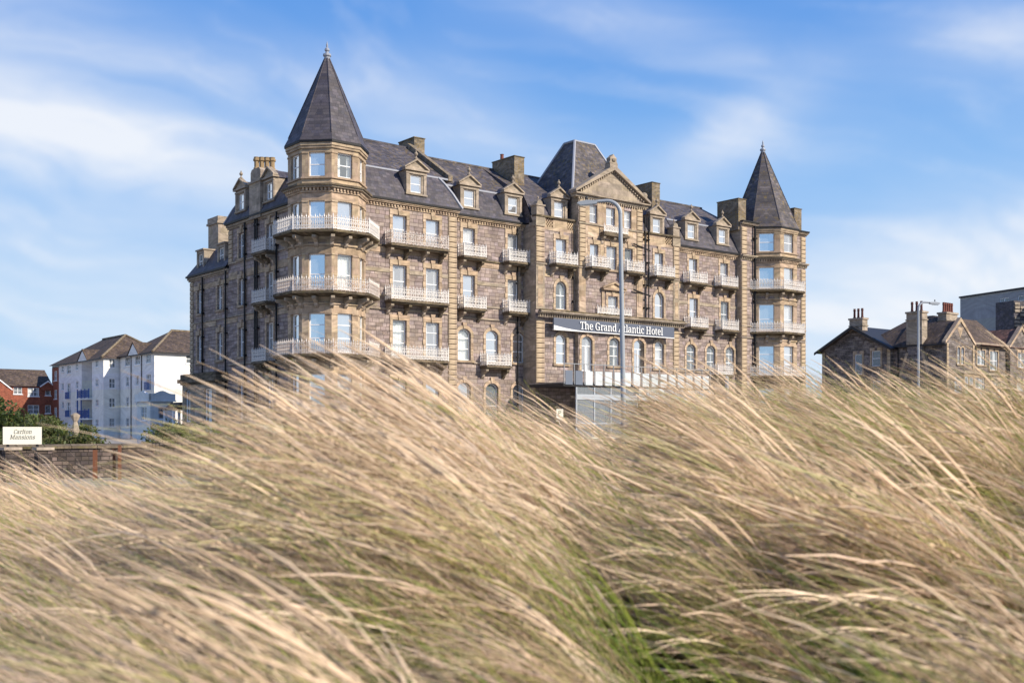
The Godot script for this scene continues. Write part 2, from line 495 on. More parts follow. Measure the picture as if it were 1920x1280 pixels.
# window meshes for one size and kind, made once: frame, [panes], curtains
func window_meshes(w: float, h: float, arch: float, style: String) -> Dictionary:
	var key := "%.2f %.2f %.2f %s" % [w, h, arch, style]
	if cache.has(key):
		return cache[key]
	var f := nb()
	var e := 0.075
	var sp := h - arch
	var hw := w / 2.0
	box(f, -hw, 0, -0.05, -hw + e, sp, 0.04)
	box(f, hw - e, 0, -0.05, hw, sp, 0.04)
	box(f, -hw + e, 0, -0.05, hw - e, e, 0.05)
	var top := []
	if arch < 0.01:
		box(f, -hw + e, h - e, -0.05, hw - e, h, 0.04)
	else:
		top = arc_points(w, sp, arch)
		strip(f, top, e, -0.05, 0.04)
	var rails := [0.5]
	if style == "three":
		rails = [0.36, 0.70]
	elif style == "door":
		rails = [0.72]
	elif style == "fixed":
		rails = []
	elif style == "low_rail":
		rails = [0.42]
	var cuts := [0.0]
	for r in rails:
		box(f, -hw + e, r * h - 0.03, -0.045, hw - e, r * h + 0.03, 0.035)
		cuts.append(r * h)
	cuts.append(h)
	if style == "door":
		box(f, -0.07, e, -0.045, 0.07, rails[0] * h - 0.03, 0.035)
	elif style == "casement":
		box(f, -0.04, e, -0.045, 0.04, h - e, 0.035)
	f.generate_normals()
	var panes := []
	for k in cuts.size() - 1:
		var p := nb()
		var b: float = cuts[k] + (e if k == 0 else 0.03)
		var t: float = cuts[k + 1] - (e if k == cuts.size() - 2 and arch < 0.01 else 0.03)
		if k == cuts.size() - 2 and arch > 0.01:
			var ring := [Vector3(-hw + e, b, 0), Vector3(hw - e, b, 0)]
			for a in top:
				var q: Vector2 = a * 1.0
				q.x *= (hw - e) / hw
				q.y -= e * 0.8
				ring.append(Vector3(q.x, q.y, 0))
			poly(p, ring)
		else:
			quad(p, Vector3(-hw + e, b, 0), Vector3(hw - e, b, 0), Vector3(hw - e, t, 0), Vector3(-hw + e, t, 0))
		p.generate_normals()
		panes.append(p.commit())
	var curtains := []
	for kind in 4:
		var c := nb()
		var spans := [[-hw, hw]]
		if kind == 1:
			spans = [[-hw, -hw + 0.36 * w], [hw - 0.2 * w, hw]]
		elif kind == 2:
			spans = [[-hw, -hw + 0.24 * w], [hw - 0.30 * w, hw]]
		elif kind == 3:
			spans = [[-hw, hw]]
		var low := 0.0 if kind < 3 else h * 0.5
		for span in spans:
			var n := maxi(4, int((span[1] - span[0]) / 0.045))
			for k in n:
				var xa := lerpf(span[0], span[1], float(k) / n)
				var xb := lerpf(span[0], span[1], float(k + 1) / n)
				var za := -0.2 + 0.03 * sin(k * 1.9) + 0.015 * sin(k * 0.7)
				var zb := -0.2 + 0.03 * sin((k + 1) * 1.9) + 0.015 * sin((k + 1) * 0.7)
				quad(c, Vector3(xa, low, za), Vector3(xb, low, zb), Vector3(xb, h, zb), Vector3(xa, h, za))
		c.generate_normals()
		curtains.append(c.commit())
	cache[key] = {"frame": f.commit(), "panes": panes, "curtains": curtains}
	return cache[key]

# curtain: -1 none, else the kind
func window(parent: Node, t: Transform3D, o: Dictionary, curtain := -1, glass := "glass", set_back := 0.2, frame := "white_upvc", called := "window") -> void:
	var m := window_meshes(o.w, o.t - o.b, o.arch, o.style)
	var f := inst(called, m.frame, frame, parent, t * Transform3D(Basis(), Vector3(o.c, o.b, -set_back)))
	for p in m.panes:
		inst("pane", p, glass, f)
	if curtain >= 0:
		inst("curtain", m.curtains[curtain], "net_curtain", f)

func surround(parent: Node, t: Transform3D, o: Dictionary, tw := 0.25, mat := "tan_ashlar", sill := true, key := true) -> void:
	var id := "surround %.2f %.2f %.2f %.2f %s %s" % [o.w, o.t - o.b, o.arch, tw, sill, key]
	if not cache.has(id):
		var s := nb()
		var h: float = o.t - o.b
		var hw: float = o.w / 2.0
		var sp: float = h - o.arch
		var y := 0.0
		var k := 0
		while y < sp - 0.01:      # jamb stones, long and short
			var yy := minf(y + 0.42, sp)
			var ext := tw if k % 2 == 0 else tw * 0.86
			stone_block(s, -hw - ext, y + 0.006, 0.0, -hw, yy - 0.006, 0.055, 0.012)
			stone_block(s, hw, y + 0.006, 0.0, hw + ext, yy - 0.006, 0.055, 0.012)
			y = yy
			k += 1
		if o.arch < 0.01:
			stone_block(s, -hw - tw, h, 0.0, -0.16, h + 0.36, 0.062, 0.015)
			stone_block(s, 0.16, h, 0.0, hw + tw, h + 0.36, 0.062, 0.015)
		else:
			var outer := arc_points(o.w + 2 * tw, sp, o.arch + tw, 10)
			var inner := arc_points(o.w, sp, o.arch, 10)
			for i in 10:
				var a := Vector3(inner[i].x, inner[i].y, 0.06)
				var b := Vector3(outer[i].x, outer[i].y, 0.06)
				var c := Vector3(outer[i + 1].x, outer[i + 1].y, 0.06)
				var d := Vector3(inner[i + 1].x, inner[i + 1].y, 0.06)
				var z := Vector3(0, 0, 0.06)
				quad(s, a, b, c, d)
				quad(s, b - z, c - z, c, b)
				quad(s, a - z, a, d, d - z)
		if key:
			var top := h + (0.36 if o.arch < 0.01 else tw)
			prism(s, PackedVector2Array([Vector2(-0.115, h - 0.01), Vector2(0.115, h - 0.01), Vector2(0.19, top + 0.2), Vector2(-0.19, top + 0.2)]), 0.0, 0.12)
		if sill:
			box(s, -hw - tw - 0.05, -0.17, 0.0, hw + tw + 0.05, 0.0, 0.13)
		s.generate_normals()
		cache[id] = s.commit()
	inst("window_surround", cache[id], mat, parent, t * Transform3D(Basis(), Vector3(o.c, o.b, 0)))

func facade(parent: Node, t: Transform3D, x0: float, x1: float, y0: float, y1: float, mat: String, ops: Array, trim := "tan_ashlar", glass := "glass", key := true) -> void:
	var s := nb()
	wall(s, x0, x1, y0, y1, ops)
	obj("wall", s, mat, parent, t)
	for o in ops:
		var c := -1
		var r := rng.randf()
		if r < 0.22: c = 0
		elif r < 0.6: c = 1
		elif r < 0.82: c = 2
		elif r < 0.9: c = 3
		if o.has("curtain"):
			c = o.curtain
		window(parent, t, o, c, o.get("glass", [glass, glass, "dim_glass", glass, "dim_glass", "clear_glass"][rng.randi() % 6]))
		if o.surround:
			surround(parent, t, o, o.get("tw", 0.25), trim, o.get("sill", true), key)

func band(parent: Node, t: Transform3D, called: String, x0: float, x1: float, y0: float, y1: float, out: float, mat: String) -> void:
	var s := nb()
	box(s, x0, y0, -0.02, x1, y1, out)
	obj(called, s, mat, parent, t)

# bands that stop at the surrounds of windows
func broken_band(parent: Node, t: Transform3D, called: String, x0: float, x1: float, y0: float, y1: float, out: float, mat: String, ops: Array, tw := 0.25) -> void:
	var gaps := []
	for o in ops:
		if o.b - 0.2 < y1 and o.t + 0.6 > y0:
			gaps.append([o.c - o.w / 2.0 - tw, o.c + o.w / 2.0 + tw])
	gaps.sort_custom(func(a, b): return a[0] < b[0])
	var x := x0
	for g in gaps:
		if g[0] > x + 0.05:
			band(parent, t, called, x, g[0], y0, y1, out, mat)
		x = maxf(x, g[1])
	if x1 > x + 0.05:
		band(parent, t, called, x, x1, y0, y1, out, mat)

func cornice(parent: Node, t: Transform3D, x0: float, x1: float, y: float, mat := "tan_ashlar", h := 0.42, reach := 0.34, top := "black_iron") -> void:
	# y: underside of the gutter
	var s := nb()
	box(s, x0, y - h, -0.02, x1, y - h + 0.1, 0.07)
	box(s, x0, y - 0.17, -0.02, x1, y - 0.09, reach * 0.8)
	box(s, x0, y - 0.09, -0.02, x1, y, reach)
	obj("cornice", s, mat, parent, t)
	if top:
		s = nb()
		box(s, x0 - 0.02, y + 0.003, 0.0, x1 + 0.02, y + 0.13, reach + 0.09)
		obj("gutter", s, top, parent, t)
	s = nb()
	var n := int((x1 - x0) / 0.24)
	for k in n:
		var x := x0 + (k + 0.25) * (x1 - x0) / n
		box(s, x, y - h + 0.1, 0.0, x + 0.13, y - 0.172, 0.17)
	tag(obj("dentil_course", s, mat, parent, t), "", "", "", "stuff")

func quoins(parent: Node, t: Transform3D, x0: float, x1: float, y0: float, y1: float, mat := "tan_ashlar", row := 0.37) -> void:
	var n := int(round((y1 - y0) / row))
	var rh := (y1 - y0) / n
	var id := "quoin %.2f %.2f" % [x1 - x0, rh]
	if not cache.has(id):
		var s := nb()
		stone_block(s, 0, 0.018, 0.0, x1 - x0, rh - 0.018, 0.085, 0.03)
		s.generate_normals()
		cache[id] = s.commit()
	for k in n:
		inst("quoin", cache[id], mat, parent, t * Transform3D(Basis(), Vector3(x0, y0 + k * rh, 0)))

# ------------------------------------------------------------------ iron railings and balconies
func railing_mesh(len: float, h := 0.92) -> Mesh:
	var id := "railing %.2f %.2f" % [len, h]
	if cache.has(id):
		return cache[id]
	var s := nb()
	box(s, 0, h * 0.75, -0.016, len, h * 0.785, 0.016)
	box(s, 0, 0.06, -0.02, len, 0.105, 0.02)
	box(s, 0, h * 0.28, -0.012, len, h * 0.31, 0.012)
	var n := maxi(2, int(round(len / 0.30)))
	for k in n + 1:
		var x := len * k / n
		var post := k == 0 or k == n
		var r := 0.03 if post else 0.015
		box(s, x - r, 0, -r, x + r, h * (0.98 if post else 0.88), r)
		# spear heads
		var y := h * (0.98 if post else 0.92)
		lathe(s, [[0.0, y - 0.10], [0.055, y - 0.02], [0.02, y + 0.06], [0.0, y + 0.2]], 4, Transform3D(Basis(), Vector3(x, 0, 0)))
		if k < n:
			var m := x + len / n / 2.0
			# scrollwork: a tall leaf with rings either side
			box(s, m - 0.013, 0.05, -0.012, m + 0.013, h * 0.78, 0.012)
			lathe(s, [[0.0, h * 0.76], [0.036, h * 0.84], [0.0, h * 0.97]], 4, Transform3D(Basis(), Vector3(m, 0, 0)))
			for c in [[m, h * 0.56, 0.085], [m, h * 0.24, 0.085]]:
				for j in 6:
					var a := TAU * j / 6.0
					var b := TAU * (j + 1) / 6.0
					var p := Vector3(c[0] + cos(a) * c[2], c[1] + sin(a) * c[2], 0)
					var q := Vector3(c[0] + cos(b) * c[2], c[1] + sin(b) * c[2], 0)
					var o := (q - p).cross(Vector3(0, 0, 1)).normalized() * 0.012
					var z := Vector3(0, 0, 0.014)
					quad(s, p - o + z, p + o + z, q + o + z, q - o + z)
					quad(s, p + o - z, p - o - z, q - o - z, q + o - z)
	s.generate_normals()
	cache[id] = s.commit()
	return cache[id]

func bracket_mesh(reach: float) -> Mesh:
	var id := "bracket %.2f" % reach
	if not cache.has(id):
		var s := nb()
		var p := PackedVector2Array([Vector2(0, 0), Vector2(reach, 0), Vector2(reach, -0.16), Vector2(reach * 0.86, -0.24), Vector2(reach * 0.62, -0.25), Vector2(reach * 0.5, -0.34), Vector2(reach * 0.34, -0.38), Vector2(reach * 0.26, -0.55), Vector2(reach * 0.12, -0.66), Vector2(0, -0.72)])
		# drawn in the plane across the wall: x of the outline runs outward
		prism(s, p, -0.12, 0.12, Transform3D(Basis(Vector3(0, 0, 1), Vector3.UP, Vector3(-1, 0, 0)), Vector3.ZERO))
		s.generate_normals()
		cache[id] = s.commit()
	return cache[id]

func balcony(parent: Node, t: Transform3D, c: float, floor_y: float, w: float, reach := 0.82, brackets := 2, mat := "white_iron", slab := "dark_weathered_stone") -> void:
	var s := nb()
	box(s, -w / 2.0 - 0.06, -0.16, 0.0, w / 2.0 + 0.06, 0.0, reach + 0.08)
	box(s, -w / 2.0, -0.26, 0.0, w / 2.0, -0.162, reach - 0.05)
	var b := obj("balcony", s, slab, parent, t * Transform3D(Basis(), Vector3(c, floor_y, 0)))
	inst("railing", railing_mesh(w), mat, b, Transform3D(Basis(), Vector3(-w / 2.0, 0.003, reach)))
	inst("railing", railing_mesh(reach - 0.04), mat, b, face(90.0, Vector3(-w / 2.0, 0.003, 0.03)))
	inst("railing", railing_mesh(reach - 0.04), mat, b, face(90.0, Vector3(w / 2.0, 0.003, 0.03)))
	for k in brackets:
		var x := lerpf(-w / 2.0 + 0.16, w / 2.0 - 0.16, float(k) / (brackets - 1))
		inst("bracket", bracket_mesh(reach - 0.12), slab if slab != "dark_weathered_stone" or k % 2 else "weathered_ashlar", b, Transform3D(Basis(), Vector3(x, -0.262, 0)))

func downpipe(parent: Node, t: Transform3D, x: float, y0: float, y1: float, out := 0.14, r := 0.055) -> void:
	var s := nb()
	tube(s, [Vector3(x, y0, out), Vector3(x, y1, out)], [r, r], 6)
	var y := y0 + 0.8
	while y < y1:
		box(s, x - r * 1.5, y, 0.0, x + r * 1.5, y + 0.12, out + r * 1.3)
		y += 1.9
	obj("downpipe", s, "black_iron", parent, t)

func finial(parent: Node, at: Vector3, k := 1.0, mat := "weathered_ashlar") -> void:
	var id := "finial %.2f" % k
	if not cache.has(id):
		var s := nb()
		lathe(s, [[0.13 * k, 0], [0.15 * k, 0.08 * k], [0.06 * k, 0.16 * k], [0.05 * k, 0.26 * k], [0.13 * k, 0.33 * k], [0.15 * k, 0.42 * k], [0.11 * k, 0.5 * k], [0.05 * k, 0.55 * k], [0.06 * k, 0.6 * k], [0.0, 0.7 * k]], 8)
		s.generate_normals()
		cache[id] = s.commit()
	inst("finial", cache[id], mat, parent, Transform3D(Basis(), at))

# a stone dormer: front with its window, cheeks, cornice, pediment, finial
func dormer(parent: Node, t: Transform3D, c: float, w := 1.72, y0 := 15.72, with_finial := true) -> void:
	var hw := w / 2.0
	var o := op(0.0, 0.92, 16.42 - y0, 17.62 - y0)
	var s := nb()
	wall(s, -hw, hw, 0, 2.2, [o], 0.16)
	quad(s, Vector3(-hw, 0, -2.6), Vector3(-hw, 0, 0), Vector3(-hw, 2.2, 0), Vector3(-hw, 2.2, -2.6))
	quad(s, Vector3(hw, 0, 0), Vector3(hw, 0, -2.6), Vector3(hw, 2.2, -2.6), Vector3(hw, 2.2, 0))
	# pilasters, sill and cornice
	for side in [-1.0, 1.0]:
		box(s, side * (hw - 0.14) - 0.12, 0.55, 0.0, side * (hw - 0.14) + 0.12, 2.0, 0.07)
	box(s, -hw - 0.04, 0.5, 0.0, hw + 0.04, 0.62, 0.12)
	box(s, -hw - 0.02, 1.98, 0.0, hw + 0.02, 2.1, 0.1)
	box(s, -hw - 0.14, 2.2, -0.3, hw + 0.14, 2.32, 0.2)
	prism(s, PackedVector2Array([Vector2(-hw - 0.1, 2.323), Vector2(hw + 0.1, 2.323), Vector2(0, 2.93)]), -0.2, 0.05)
	for side in [-1.0, 1.0]:
		prism(s, PackedVector2Array([Vector2(side * (hw + 0.17), 2.325), Vector2(side * (hw + 0.17), 2.42), Vector2(0, 3.08), Vector2(0, 2.94)]), -0.2, 0.2)
	var d := obj("dormer", s, "weathered_ashlar", parent, t * Transform3D(Basis(), Vector3(c, y0, 0)))
	s = nb()
	prism(s, PackedVector2Array([Vector2(-hw - 0.1, 2.2), Vector2(hw + 0.1, 2.2), Vector2(0, 2.88)]), -3.6, -0.21)
	obj("dormer_roof", s, "slate", d)
	var m := window_meshes(o.w, o.t - o.b, 0.0, "sash")
	var at := Transform3D(Basis(), Vector3(0, o.b, -0.13))
	inst("window_frame", m.frame, "white_upvc", d, at)
	for p in m.panes:
		inst("pane", p, "glass", d, at)
	if rng.randf() < 0.6:
		inst("curtain", m.curtains[rng.randi() % 3], "net_curtain", d, at)
	if with_finial:
		finial(d, Vector3(0, 3.02, 0.0), 0.95)

# ------------------------------------------------------------------ the hotel
# Its own axes: x along the street front from the corner tower, z outward from the front; heights in
# the builders below are above the camera's level, and h() lifts them to the hotel's floor.
func h(t := Transform3D()) -> Transform3D:
	return Transform3D(Basis(), Vector3(0, UP, 0)) * t

func build_hotel() -> void:
	hotel = thing("hotel", "large Victorian stone hotel with pointed slate corner towers and white iron balconies", "hotel", Vector3(-12.247, EYE - UP, -72.0), YAW)
	var front := h(face(0.0))
	var G := -UP
	# ---- left pavilion of the front
	var ops := []
	for c in [5.66, 8.42]:
		ops.append_array([op(c, 1.14, 12.75, 14.68), op(c, 1.14, 9.0, 11.22), op(c, 1.14, 4.95, 7.4, 0.0, "three"), op(c, 1.14, 0.35, 3.25, 0.0, "low_rail")])
	facade(hotel, front, 0.95, 10.55, G, 15.2, "mauve_stone", ops)
	ledges(front, 1.0, 9.74, ops)
	quoins(hotel, front, 9.78, 10.53, 3.0, 15.1)
	band(hotel, front, "plinth_strip", 9.78, 10.53, G, 2.98, 0.09, "tan_ashlar")
	cornice(hotel, front, 1.0, 10.6, 15.55)
	for y in [12.55, 8.72, 4.65]:
		balcony(hotel, front, 6.85, y, 4.72, 0.85, 4, "rusty_white_iron" if y > 12.0 else "white_iron")
	# the pavilion's right return
	plain_wall(h(), [Vector3(10.55, G, 0), Vector3(10.55, G, -2), Vector3(10.55, 15.6, -2), Vector3(10.55, 15.6, 0)], "mauve_stone")
	# ---- left range, set back
	var t2 := h(face(0.0, Vector3(0, 0, -1.5)))
	ops = []
	for c in [12.72, 16.95]:
		ops.append_array([op(c, 1.1, 12.75, 14.8), op(c, 1.1, 9.0, 11.3)])
	for c in [12.3, 14.9, 17.5]:
		ops.append(op(c, 1.18, 4.95, 7.3, 0.34, "three"))
		ops.append(op(c, 1.18, 0.35, 3.3, 0.34, "low_rail"))
	facade(hotel, t2, 10.55, 18.2, G, 15.2, "mauve_stone", ops)
	ledges(t2, 10.57, 17.9, ops)
	cornice(hotel, t2, 10.57, 17.93, 15.6)
	for c in [12.72, 16.95]:
		balcony(hotel, t2, c, 12.6, 2.0)
		balcony(hotel, t2, c, 8.76, 2.0)
	balcony(hotel, t2, 14.95, 4.6, 2.3)
	downpipe(hotel, t2, 17.3, G, 15.4)
	# ---- centre block: two side bays and the pedimented bay
	plain_wall(h(), [Vector3(17.95, G, -1.5), Vector3(17.95, G, 0), Vector3(17.95, 15.6, 0), Vector3(17.95, 15.6, -1.5)], "weathered_ashlar")
	ops = [op(20.52, 1.08, 12.7, 14.62), op(20.52, 1.1, 9.15, 11.32, 0.55), op(20.55, 1.1, 4.9, 7.2, 0.3, "three")]
	facade(hotel, front, 17.95, 22.0, G, 15.2, "mauve_stone", ops)
	centre_side(front, 17.95, 22.0, true, ops)
	balcony(hotel, front, 20.45, 12.58, 2.15)
	downpipe(hotel, front, 21.75, 9.0, 15.4)
	var ops3 := [op(31.45, 1.02, 12.7, 14.62), op(31.5, 1.1, 9.15, 11.32, 0.55), op(31.52, 1.1, 4.9, 7.2, 0.3, "three")]
	facade(hotel, front, 29.15, 33.95, G, 15.2, "mauve_stone", ops3)
	centre_side(front, 29.15, 33.95, false, ops3)
	balcony(hotel, front, 31.45, 12.58, 2.15)
	for x in [29.6, 30.05]:
		downpipe(hotel, front, x, 9.0, 17.4, 0.22)
	var s := nb()
	tube(s, [Vector3(27.9, 14.95, 0.62), Vector3(30.0, 14.6, 0.45)], [0.06, 0.06], 6)
	tube(s, [Vector3(27.9, 11.2, 0.62), Vector3(30.0, 10.85, 0.45)], [0.06, 0.06], 6)
	obj("waste_pipe", s, "black_iron", hotel, h())
	plain_wall(h(), [Vector3(33.95, G, 0), Vector3(33.95, G, -1), Vector3(33.95, 15.6, -1), Vector3(33.95, 15.6, 0)], "mauve_stone")
	# pedimented bay
	var tc := h(face(0.0, Vector3(0, 0, 0.4)))
	var opc := []
	for q in [[23.6, 0.84], [25.47, 1.0], [27.4, 0.84]]:
		opc.append(op(q[0], q[1], 16.2, 17.62, 0.0, "sash", false))
	opc.append_array([op(23.66, 0.9, 12.65, 14.5), op(25.56, 1.12, 12.65, 14.52), op(27.5, 0.9, 12.65, 14.55), op(25.72, 1.06, 8.95, 10.52)])
	opc.append_array([op(22.9, 1.16, 4.4, 7.15, 0.32, "door"), op(25.9, 1.14, 4.9, 7.18, 0.3, "three"), op(28.7, 1.16, 4.4, 7.15, 0.32, "door")])
	for o in opc:
		if o.c == 22.9 or o.c == 28.7:
			o["sill"] = false
	facade(hotel, tc, 22.0, 29.15, G, 18.2, "mauve_stone", opc)
	plain_wall(h(), [Vector3(22.0, G, -0.4), Vector3(22.0, G, 0.4), Vector3(22.0, 18.6, 0.4), Vector3(22.0, 18.6, -0.4)], "weathered_ashlar")
	plain_wall(h(), [Vector3(29.15, G, 0.4), Vector3(29.15, G, -0.4), Vector3(29.15, 18.6, -0.4), Vector3(29.15, 18.6, 0.4)], "weathered_ashlar")
	broken_band(hotel, tc, "ashlar_facing", 22.75, 28.4, 16.12, 18.05, 0.035, "tan_ashlar", opc.slice(0, 3), 0.0)
	band(hotel, tc, "string_course", 22.0, 29.15, 15.98, 16.115, 0.12, "weathered_ashlar")
	band(hotel, tc, "ashlar_facing", 22.75, 28.4, 15.0, 15.975, 0.035, "tan_ashlar")
	broken_band(hotel, tc, "ashlar_facing", 22.75, 28.4, 12.62, 14.98, 0.03, "tan_ashlar", opc.slice(3, 6), 0.25)
	band(hotel, tc, "string_course", 22.0, 29.15, 12.5, 12.615, 0.1, "weathered_ashlar")
	for x in [[22.06, 22.74], [28.42, 29.1]]:
		quoins(hotel, tc, x[0], x[1], 12.65, 15.95)
		quoins(hotel, tc, x[0], x[1], 16.15, 18.0)
		band(hotel, tc, "corner_strip", x[0], x[1], 9.0, 12.48, 0.05, "tan_ashlar")
		s = nb()
		box(s, x[0] + 0.16, 9.9, 0.05, x[1] - 0.16, 12.0, 0.075)
		obj("raised_panel", s, "tan_ashlar", hotel, tc)
	balcony(hotel, tc, 23.66, 12.58, 1.9)
	balcony(hotel, tc, 27.5, 12.58, 1.9)
	# small planter ledge under the top windows
	s = nb()
	box(s, 24.25, 15.25, 0.0, 27.1, 15.42, 0.55)
	box(s, 24.35, 15.42, 0.0, 27.0, 15.55, 0.48)
	var ledge := obj("ledge_balcony", s, "dark_weathered_stone", hotel, tc)
	inst("railing", railing_mesh(2.6, 0.55), "white_iron", ledge, Transform3D(Basis(), Vector3(24.4, 15.553, 0.42)))
	for x in [24.5, 25.65, 26.85]:
		inst("bracket", bracket_mesh(0.4), "weathered_ashlar", ledge, Transform3D(Basis(), Vector3(x, 15.247, 0)))
	# little pediment over the middle window
	s = nb()
	box(s, 24.45, 10.95, 0.0, 27.0, 11.06, 0.32)
	prism(s, PackedVector2Array([Vector2(24.5, 11.063), Vector2(26.95, 11.063), Vector2(25.72, 11.5)]), 0.0, 0.16)
	for q in [[24.4, 25.72], [27.05, 25.72]]:
		prism(s, PackedVector2Array([Vector2(q[0], 11.065), Vector2(q[0], 11.15), Vector2(q[1], 11.65), Vector2(q[1], 11.53)]), 0.0, 0.32)
	for x in [24.6, 26.84]:
		box(s, x - 0.14, 9.0, 0.0, x + 0.14, 10.945, 0.09)
	obj("window_pediment", s, "tan_ashlar", hotel, tc)
	# cornice over the ground storeys and the spiky crest on it
	var tg := h(face(0.0, Vector3(0, 0, 0.4)))
	cornice(hotel, tg, 17.85, 34.1, 8.85, "weathered_ashlar", 0.45, 0.45, "")
	band(hotel, tg, "parapet_band", 17.95, 34.0, 8.855, 9.0, 0.25, "dark_weathered_stone")
	inst("cornice_railing", railing_mesh(3.7, 0.62), "white_iron", hotel, tg * Transform3D(Basis(), Vector3(23.9, 9.003, 0.2)))
	# big pediment
	s = nb()
	box(s, 21.45, 18.25, -0.4, 29.7, 18.36, 0.42)
	box(s, 21.55, 18.06, -0.4, 29.6, 18.247, 0.2)
	prism(s, PackedVector2Array([Vector2(21.8, 18.362), Vector2(29.35, 18.362), Vector2(25.58, 20.6)]), -0.5, 0.1)
	for q in [[21.4, 25.58], [29.75, 25.58]]:
		prism(s, PackedVector2Array([Vector2(q[0], 18.37), Vector2(q[0], 18.56), Vector2(q[1], 21.02), Vector2(q[1], 20.62)]), -0.5, 0.42)
	obj("pediment", s, "weathered_ashlar", hotel, tc)
	s = nb()
	for k in 30:
		var x := 21.9 + k * 0.255
		box(s, x, 17.9, 0.0, x + 0.13, 18.058, 0.16)
	for k in 15:
		var f := (k + 0.5) / 15.0
		for q in [22.0, 29.15]:
			var x: float = lerpf(q, 25.58, f)
			var y: float = lerpf(18.42, 20.5, f)
			box(s, x - 0.065, y - 0.02, 0.1, x + 0.065, y + 0.15, 0.24)
	tag(obj("dentil_course", s, "weathered_ashlar", hotel, tc), "", "", "", "stuff")
	s = nb()
	box(s, -0.42, 0, -0.3, 0.42, 0.42, 0.3)
	prism(s, PackedVector2Array([Vector2(-0.46, 0.42), Vector2(0.46, 0.42), Vector2(0.34, 0.62), Vector2(0.36, 0.86), Vector2(0.14, 1.02), Vector2(0, 1.16), Vector2(-0.14, 1.02), Vector2(-0.36, 0.86), Vector2(-0.34, 0.62)]), -0.2, 0.25)
	lathe(s, [[0.0, 0.55], [0.2, 0.6], [0.22, 0.75], [0.0, 0.85]], 8, Transform3D(Basis(), Vector3(0, 0, 0.2)))
	obj("carved_crest", s, "weathered_ashlar", hotel, tc * Transform3D(Basis(), Vector3(25.58, 20.75, 0)))
	s = nb()
	lathe(s, [[0.2, 0], [0.2, 0.12], [0.1, 0.2], [0.12, 0.26], [0.27, 0.42], [0.3, 0.55], [0.24, 0.7], [0.1, 0.8], [0.0, 0.82]], 12)
	obj("ball_finial", s, "weathered_ashlar", hotel, tc * Transform3D(Basis(), Vector3(29.3, 18.55, 0)))
	# ---- right range
	var tr := h(face(0.0, Vector3(0, 0, -0.5)))
	ops = []
	for c in [36.25, 40.35]:
		ops.append_array([op(c, 1.04, 12.7, 14.66), op(c + 0.08, 1.06, 8.95, 11.22)])
	for c in [36.0, 38.6, 41.15]:
		ops.append(op(c, 1.16, 4.95, 7.2, 0.33, "three"))
		ops.append(op(c, 1.16, 0.35, 3.3, 0.33, "low_rail"))
	facade(hotel, tr, 33.95, 42.1, G, 15.2, "mauve_stone", ops)
	ledges(tr, 33.97, 42.08, ops)
	cornice(hotel, tr, 33.97, 42.1, 15.5)
	for c in [36.1, 40.2]:
		balcony(hotel, tr, c, 12.5, 2.15)
		balcony(hotel, tr, c + 0.1, 8.62, 2.15)
	balcony(hotel, tr, 39.6, 4.6, 2.0)
	# ---- right pavilion with its own tower
	plain_wall(h(), [Vector3(42.1, G, -4.0), Vector3(42.1, G, 0), Vector3(42.1, 18.5, 0), Vector3(42.1, 18.5, -4.0)], "weathered_ashlar")
	facade(hotel, front, 42.1, 44.15, G, 18.2, "mauve_stone", [])
	facade(hotel, front, 49.5, 51.6, G, 18.2, "mauve_stone", [])
	for r in [[3.0, 8.0], [8.2, 15.0], [15.65, 18.1]]:
		quoins(hotel, front, 42.14, 42.92, r[0], r[1], "tan_ashlar", 0.38)
		quoins(hotel, front, 50.86, 51.58, r[0], r[1], "tan_ashlar", 0.38)
	band(hotel, front, "plinth_strip", 42.14, 42.92, G, 2.98, 0.09, "tan_ashlar")
	for q in [[42.0, 44.3], [49.4, 51.75]]:
		cornice(hotel, front, q[0], q[1], 15.55, "weathered_ashlar", 0.42, 0.36, "")
		cornice(hotel, front, q[0], q[1], 18.5, "weathered_ashlar", 0.3, 0.3)
		for y in [12.5, 9.1, 8.05, 4.8]:
			band(hotel, front, "string_course", q[0] + 0.12, q[1] - 0.17, y, y + 0.1, 0.11, "weathered_ashlar")
	plain_wall(h(), [Vector3(51.6, G, 0), Vector3(51.6, G, -12), Vector3(51.6, 18.5, -12), Vector3(51.6, 18.5, 0)], "mauve_stone")
	downpipe(hotel, front, 43.85, 3.0, 18.3, 0.2, 0.11)
	s = nb()
	box(s, 42.15, 18.4, -4.2, 51.55, 18.55, -0.05)
	obj("flat_roof", s, "slate", hotel, h())
	tower(Vector3(47.05, 0, -1.46), 2.96, [-45.0, 0.0, 45.0], 18.15, 25.95, true)
	# ---- the corner tower
	tower(Vector3.ZERO, 2.36, [-90.0, -45.0, 0.0, 45.0, 90.0, 135.0], 18.2, 24.45, false)
	# ---- side towards the lane
	build_side()
	build_hotel_roofs()
	build_sign()
	build_entrance()
	# dark partitions behind the fronts, and the blind back walls, so that rooms are rooms
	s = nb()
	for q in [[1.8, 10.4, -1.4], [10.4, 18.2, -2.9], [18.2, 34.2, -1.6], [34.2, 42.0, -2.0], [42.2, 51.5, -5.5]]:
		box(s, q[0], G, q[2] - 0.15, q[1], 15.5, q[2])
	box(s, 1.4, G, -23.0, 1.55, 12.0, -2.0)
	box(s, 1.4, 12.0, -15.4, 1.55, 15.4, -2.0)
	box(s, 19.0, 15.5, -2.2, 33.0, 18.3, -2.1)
	obj("inner_wall", s, "dark_room", hotel, h())
